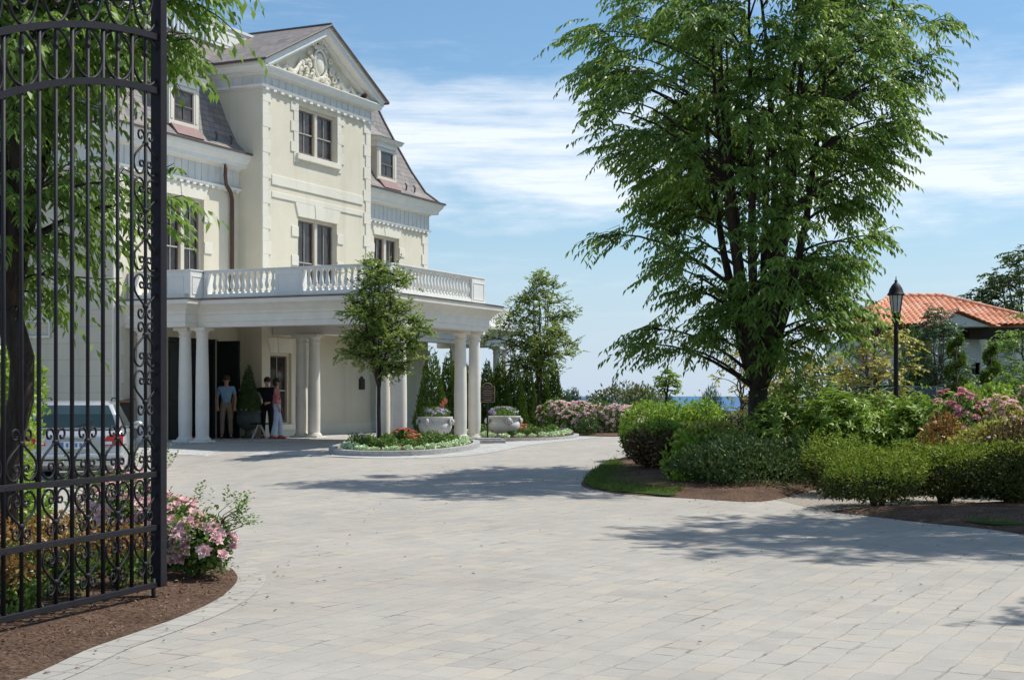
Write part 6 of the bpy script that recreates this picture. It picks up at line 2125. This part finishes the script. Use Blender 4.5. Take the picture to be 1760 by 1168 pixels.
def person(label, loc, rz, h, J, mats, sleeve, hairlen=0.0, woman=False, skirt=False):
    """J: joint name -> position for a 1.75 m figure facing -y"""
    s = h / 1.75
    root = thing('person', label, 'person', loc, rz)
    V = {k: Vector(v) * s for k, v in J.items()}
    def build(nm, chain_list, mat, radd=0.0):
        names, verts, rad, edges = [], [], [], []
        for ch in chain_list:
            prev = None
            for nm_, r in ch:
                if nm_ not in names:
                    names.append(nm_); verts.append(V[nm_]); rad.append((r[0] * s, r[1] * s) if hasattr(r, '__len__') else (r + radd) * s)
                i = names.index(nm_)
                if prev is not None and (prev, i) not in edges: edges.append((prev, i))
                prev = i
        return skin_mesh(nm, verts, edges, rad, mat, root)
    sh = 0.052 if not woman else 0.044
    chains = [[('pelvis', .115), ('waist', .105), ('chest', .125), ('neck0', .06), ('neck1', .048), ('chin', .066), ('skull', .085), ('crown', .06)]]
    for a in 'LR':
        chains.append([('chest', .125), ('sh' + a, sh), ('el' + a, .040), ('wr' + a, .028), ('palm' + a, .034)])
        for f in range(5):
            chains.append([('palm' + a, .034), (f'f{f}{a}', .0085), (f'g{f}{a}', .0075)])
        chains.append([('pelvis', .115), ('hip' + a, .085), ('kn' + a, .055), ('an' + a, .038), ('toe' + a, .035)])
    # fingers fan from the palm
    for a in 'LR':
        wr, pa = V['wr' + a], V['palm' + a]
        d = (pa - wr).normalized()
        side = d.cross(Vector((0, 1, 0))); side = side.normalized() if side.length > .1 else Vector((1, 0, 0))
        sg2 = 1 if a == 'L' else -1
        for f, (o_, l_) in enumerate(((-.030, .035), (-.018, .060), (0, .068), (.014, .062), (.026, .048))):
            V[f'f{f}{a}'] = pa + side * o_ * s * 1.3 + d * (l_ * .5 + (.0 if f else -.02)) * s + Vector((0, -.012 if f else -.02, 0)) * s
            V[f'g{f}{a}'] = V[f'f{f}{a}'] + d * l_ * .6 * s + Vector((0, -.018, 0)) * s
    build('body', chains, mats['skin'])
    # clothes
    ct = [[('pelvis', .152), ('waist', .135 if not woman else .125), ('chest', .145), ('neck0', .065)]]
    for a in 'LR':
        arm = [('chest', .145), ('sh' + a, sh + .022), ('el' + a, .058)]
        if sleeve == 'short':
            V['mid' + a] = V['sh' + a].lerp(V['el' + a], .75)
            arm = [('chest', .145), ('sh' + a, sh + .022), ('mid' + a, .062)]
        elif sleeve == 'long':
            arm.append(('wr' + a, .042))
        ct.append(arm)
    build('shirt', ct, mats['top'])
    cl = []
    for a in 'LR':
        cl.append([('waist', .118), ('pelvis', .142), ('hip' + a, .105), ('kn' + a, .075), ('an' + a, .062)])
    build('trousers', cl, mats['leg'])
    for a in 'LR':
        q = MB()
        an, to = V['an' + a], V['toe' + a]
        d = (to - an); d.z = 0; d.normalize()
        q.tube([an - d * .07 * s + Vector((0, 0, -.045 * s)), an + Vector((0, 0, -.035 * s)), an + d * .10 * s + Vector((0, 0, -.05 * s)), an + d * .17 * s + Vector((0, 0, -.062 * s))], [.040 * s, .046 * s, .042 * s, .022 * s], 8)
        q.build('shoe', mats['shoe'], root, True)
    # hair, nose, ears, eyes
    c = V['skull']; up = (V['crown'] - V['chin']).normalized()
    q = MB()
    q.ball(tuple(c + Vector((0, .018, .028)) * s), (.098 * s, .108 * s, .098 * s), 14, 9)
    if hairlen: q.ball(tuple(c + Vector((0, .045, -.03)) * s), (.095 * s, .075 * s, (.085 + hairlen) * s), 12, 8)
    q.build('hair', mats['hair'], root, True)
    f = MB()
    f.prism([(c.x - .016 * s, c.y - .078 * s, c.z - .055 * s), (c.x + .016 * s, c.y - .078 * s, c.z - .055 * s), (c.x, c.y - .080 * s, c.z - .005 * s)], (0, -.028 * s, -.004))
    for sx in (-1, 1):
        f.ball((c.x + sx * .088 * s, c.y + .005 * s, c.z - .03 * s), (.014 * s, .022 * s, .032 * s), 8, 6)
    f.build('face_features', mats['skin'], root, True)
    for sx in (-1, 1):
        e = MB(); e.ball((c.x + sx * .033 * s, c.y - .078 * s, c.z - .012 * s), (.014 * s, .012 * s, .008 * s), 8, 6); e.build('eye', M['hair_dark'], root, True)
    e = MB(); e.ball((c.x, c.y - .070 * s, c.z - .085 * s), (.026 * s, .014 * s, .007 * s), 8, 6); e.build('mouth', M['cloth_pink'], root, True)
    return root


std = {'pelvis': (0, 0, .93), 'waist': (0, .0, 1.10), 'chest': (0, .0, 1.32), 'neck0': (0, .01, 1.45), 'neck1': (0, .005, 1.50), 'chin': (0, -.015, 1.57), 'skull': (0, 0, 1.645), 'crown': (0, .01, 1.71),
       'shL': (.19, .01, 1.40), 'elL': (.25, .04, 1.12), 'wrL': (.24, -.06, .90), 'palmL': (.235, -.09, .82),
       'shR': (-.19, .01, 1.40), 'elR': (-.25, .04, 1.12), 'wrR': (-.23, -.05, .90), 'palmR': (-.225, -.08, .82),
       'hipL': (.095, 0, .88), 'knL': (.11, -.01, .48), 'anL': (.12, .02, .085), 'toeL': (.14, -.14, .03),
       'hipR': (-.095, 0, .88), 'knR': (-.11, -.01, .48), 'anR': (-.12, .02, .085), 'toeR': (-.14, -.14, .03)}
man = dict(std)
PZ_ = FZ + 0.016
person('person standing in blue shirt and khaki trousers by the porch column', (px(389, 39.9), 39.9, PZ_), R(8), 1.72, man, {'skin': M['skin'], 'top': M['shirt_blue'], 'leg': M['khaki'], 'shoe': M['shoe_dark'], 'hair': M['hair_grey']}, 'short')
wom = dict(std)
wom.update({'shL': (.165, .01, 1.39), 'shR': (-.165, .01, 1.39), 'elL': (.20, .05, 1.12), 'wrL': (.19, -.08, .95), 'palmL': (.185, -.12, .88), 'elR': (-.20, .03, 1.12), 'wrR': (-.26, -.02, .90), 'palmR': (-.27, -.03, .82),
            'knL': (.08, -.10, .48), 'anL': (.09, -.10, .085), 'toeL': (.09, -.26, .03), 'knR': (-.08, .04, .48), 'anR': (-.09, .15, .085), 'toeR': (-.09, -.01, .03)})
person('person walking in pink patterned top and pale blue trousers, dark short hair', (px(476, 39.4), 39.4, PZ_), R(105), 1.64, wom, {'skin': M['skin'], 'top': M['cloth_pink'], 'leg': M['cloth_white'], 'shoe': M['shoe_red'], 'hair': M['hair_dark']}, 'long', .02, True)
lean = dict(std)
lean.update({'elR': (-.42, -.10, 1.36), 'wrR': (-.62, -.20, 1.38), 'palmR': (-.70, -.22, 1.38), 'elL': (.24, .0, 1.14), 'wrL': (.12, -.20, 1.02), 'palmL': (.06, -.25, 1.0)})
person('person dressed all in black reaching an arm towards the potted conifer', (px(459, 40.3), 40.3, PZ_), R(-6), 1.68, lean, {'skin': M['skin'], 'top': M['cloth_black'], 'leg': M['cloth_black'], 'shoe': M['shoe_dark'], 'hair': M['hair_dark']}, 'long')
lr = thing('folding_stand', 'low folding stand with white crossed legs in front of the person in black', 'stand', (px(446, 39.5), 39.5, PZ_), R(5))
for y in (-.16, .16):
    q = MB(); q.tube([(-.20, y, 0), (-.02, y, .40)], .014, 6); q.build('leg', M['casing'], lr)
    q = MB(); q.tube([(.20, y, 0), (.02, y, .40)], .014, 6); q.build('leg', M['casing'], lr)
q = MB(); q.box(-.24, .24, -.2, .2, .395, .43); q.build('top', M['cloth_black'], lr, bevel=.01)
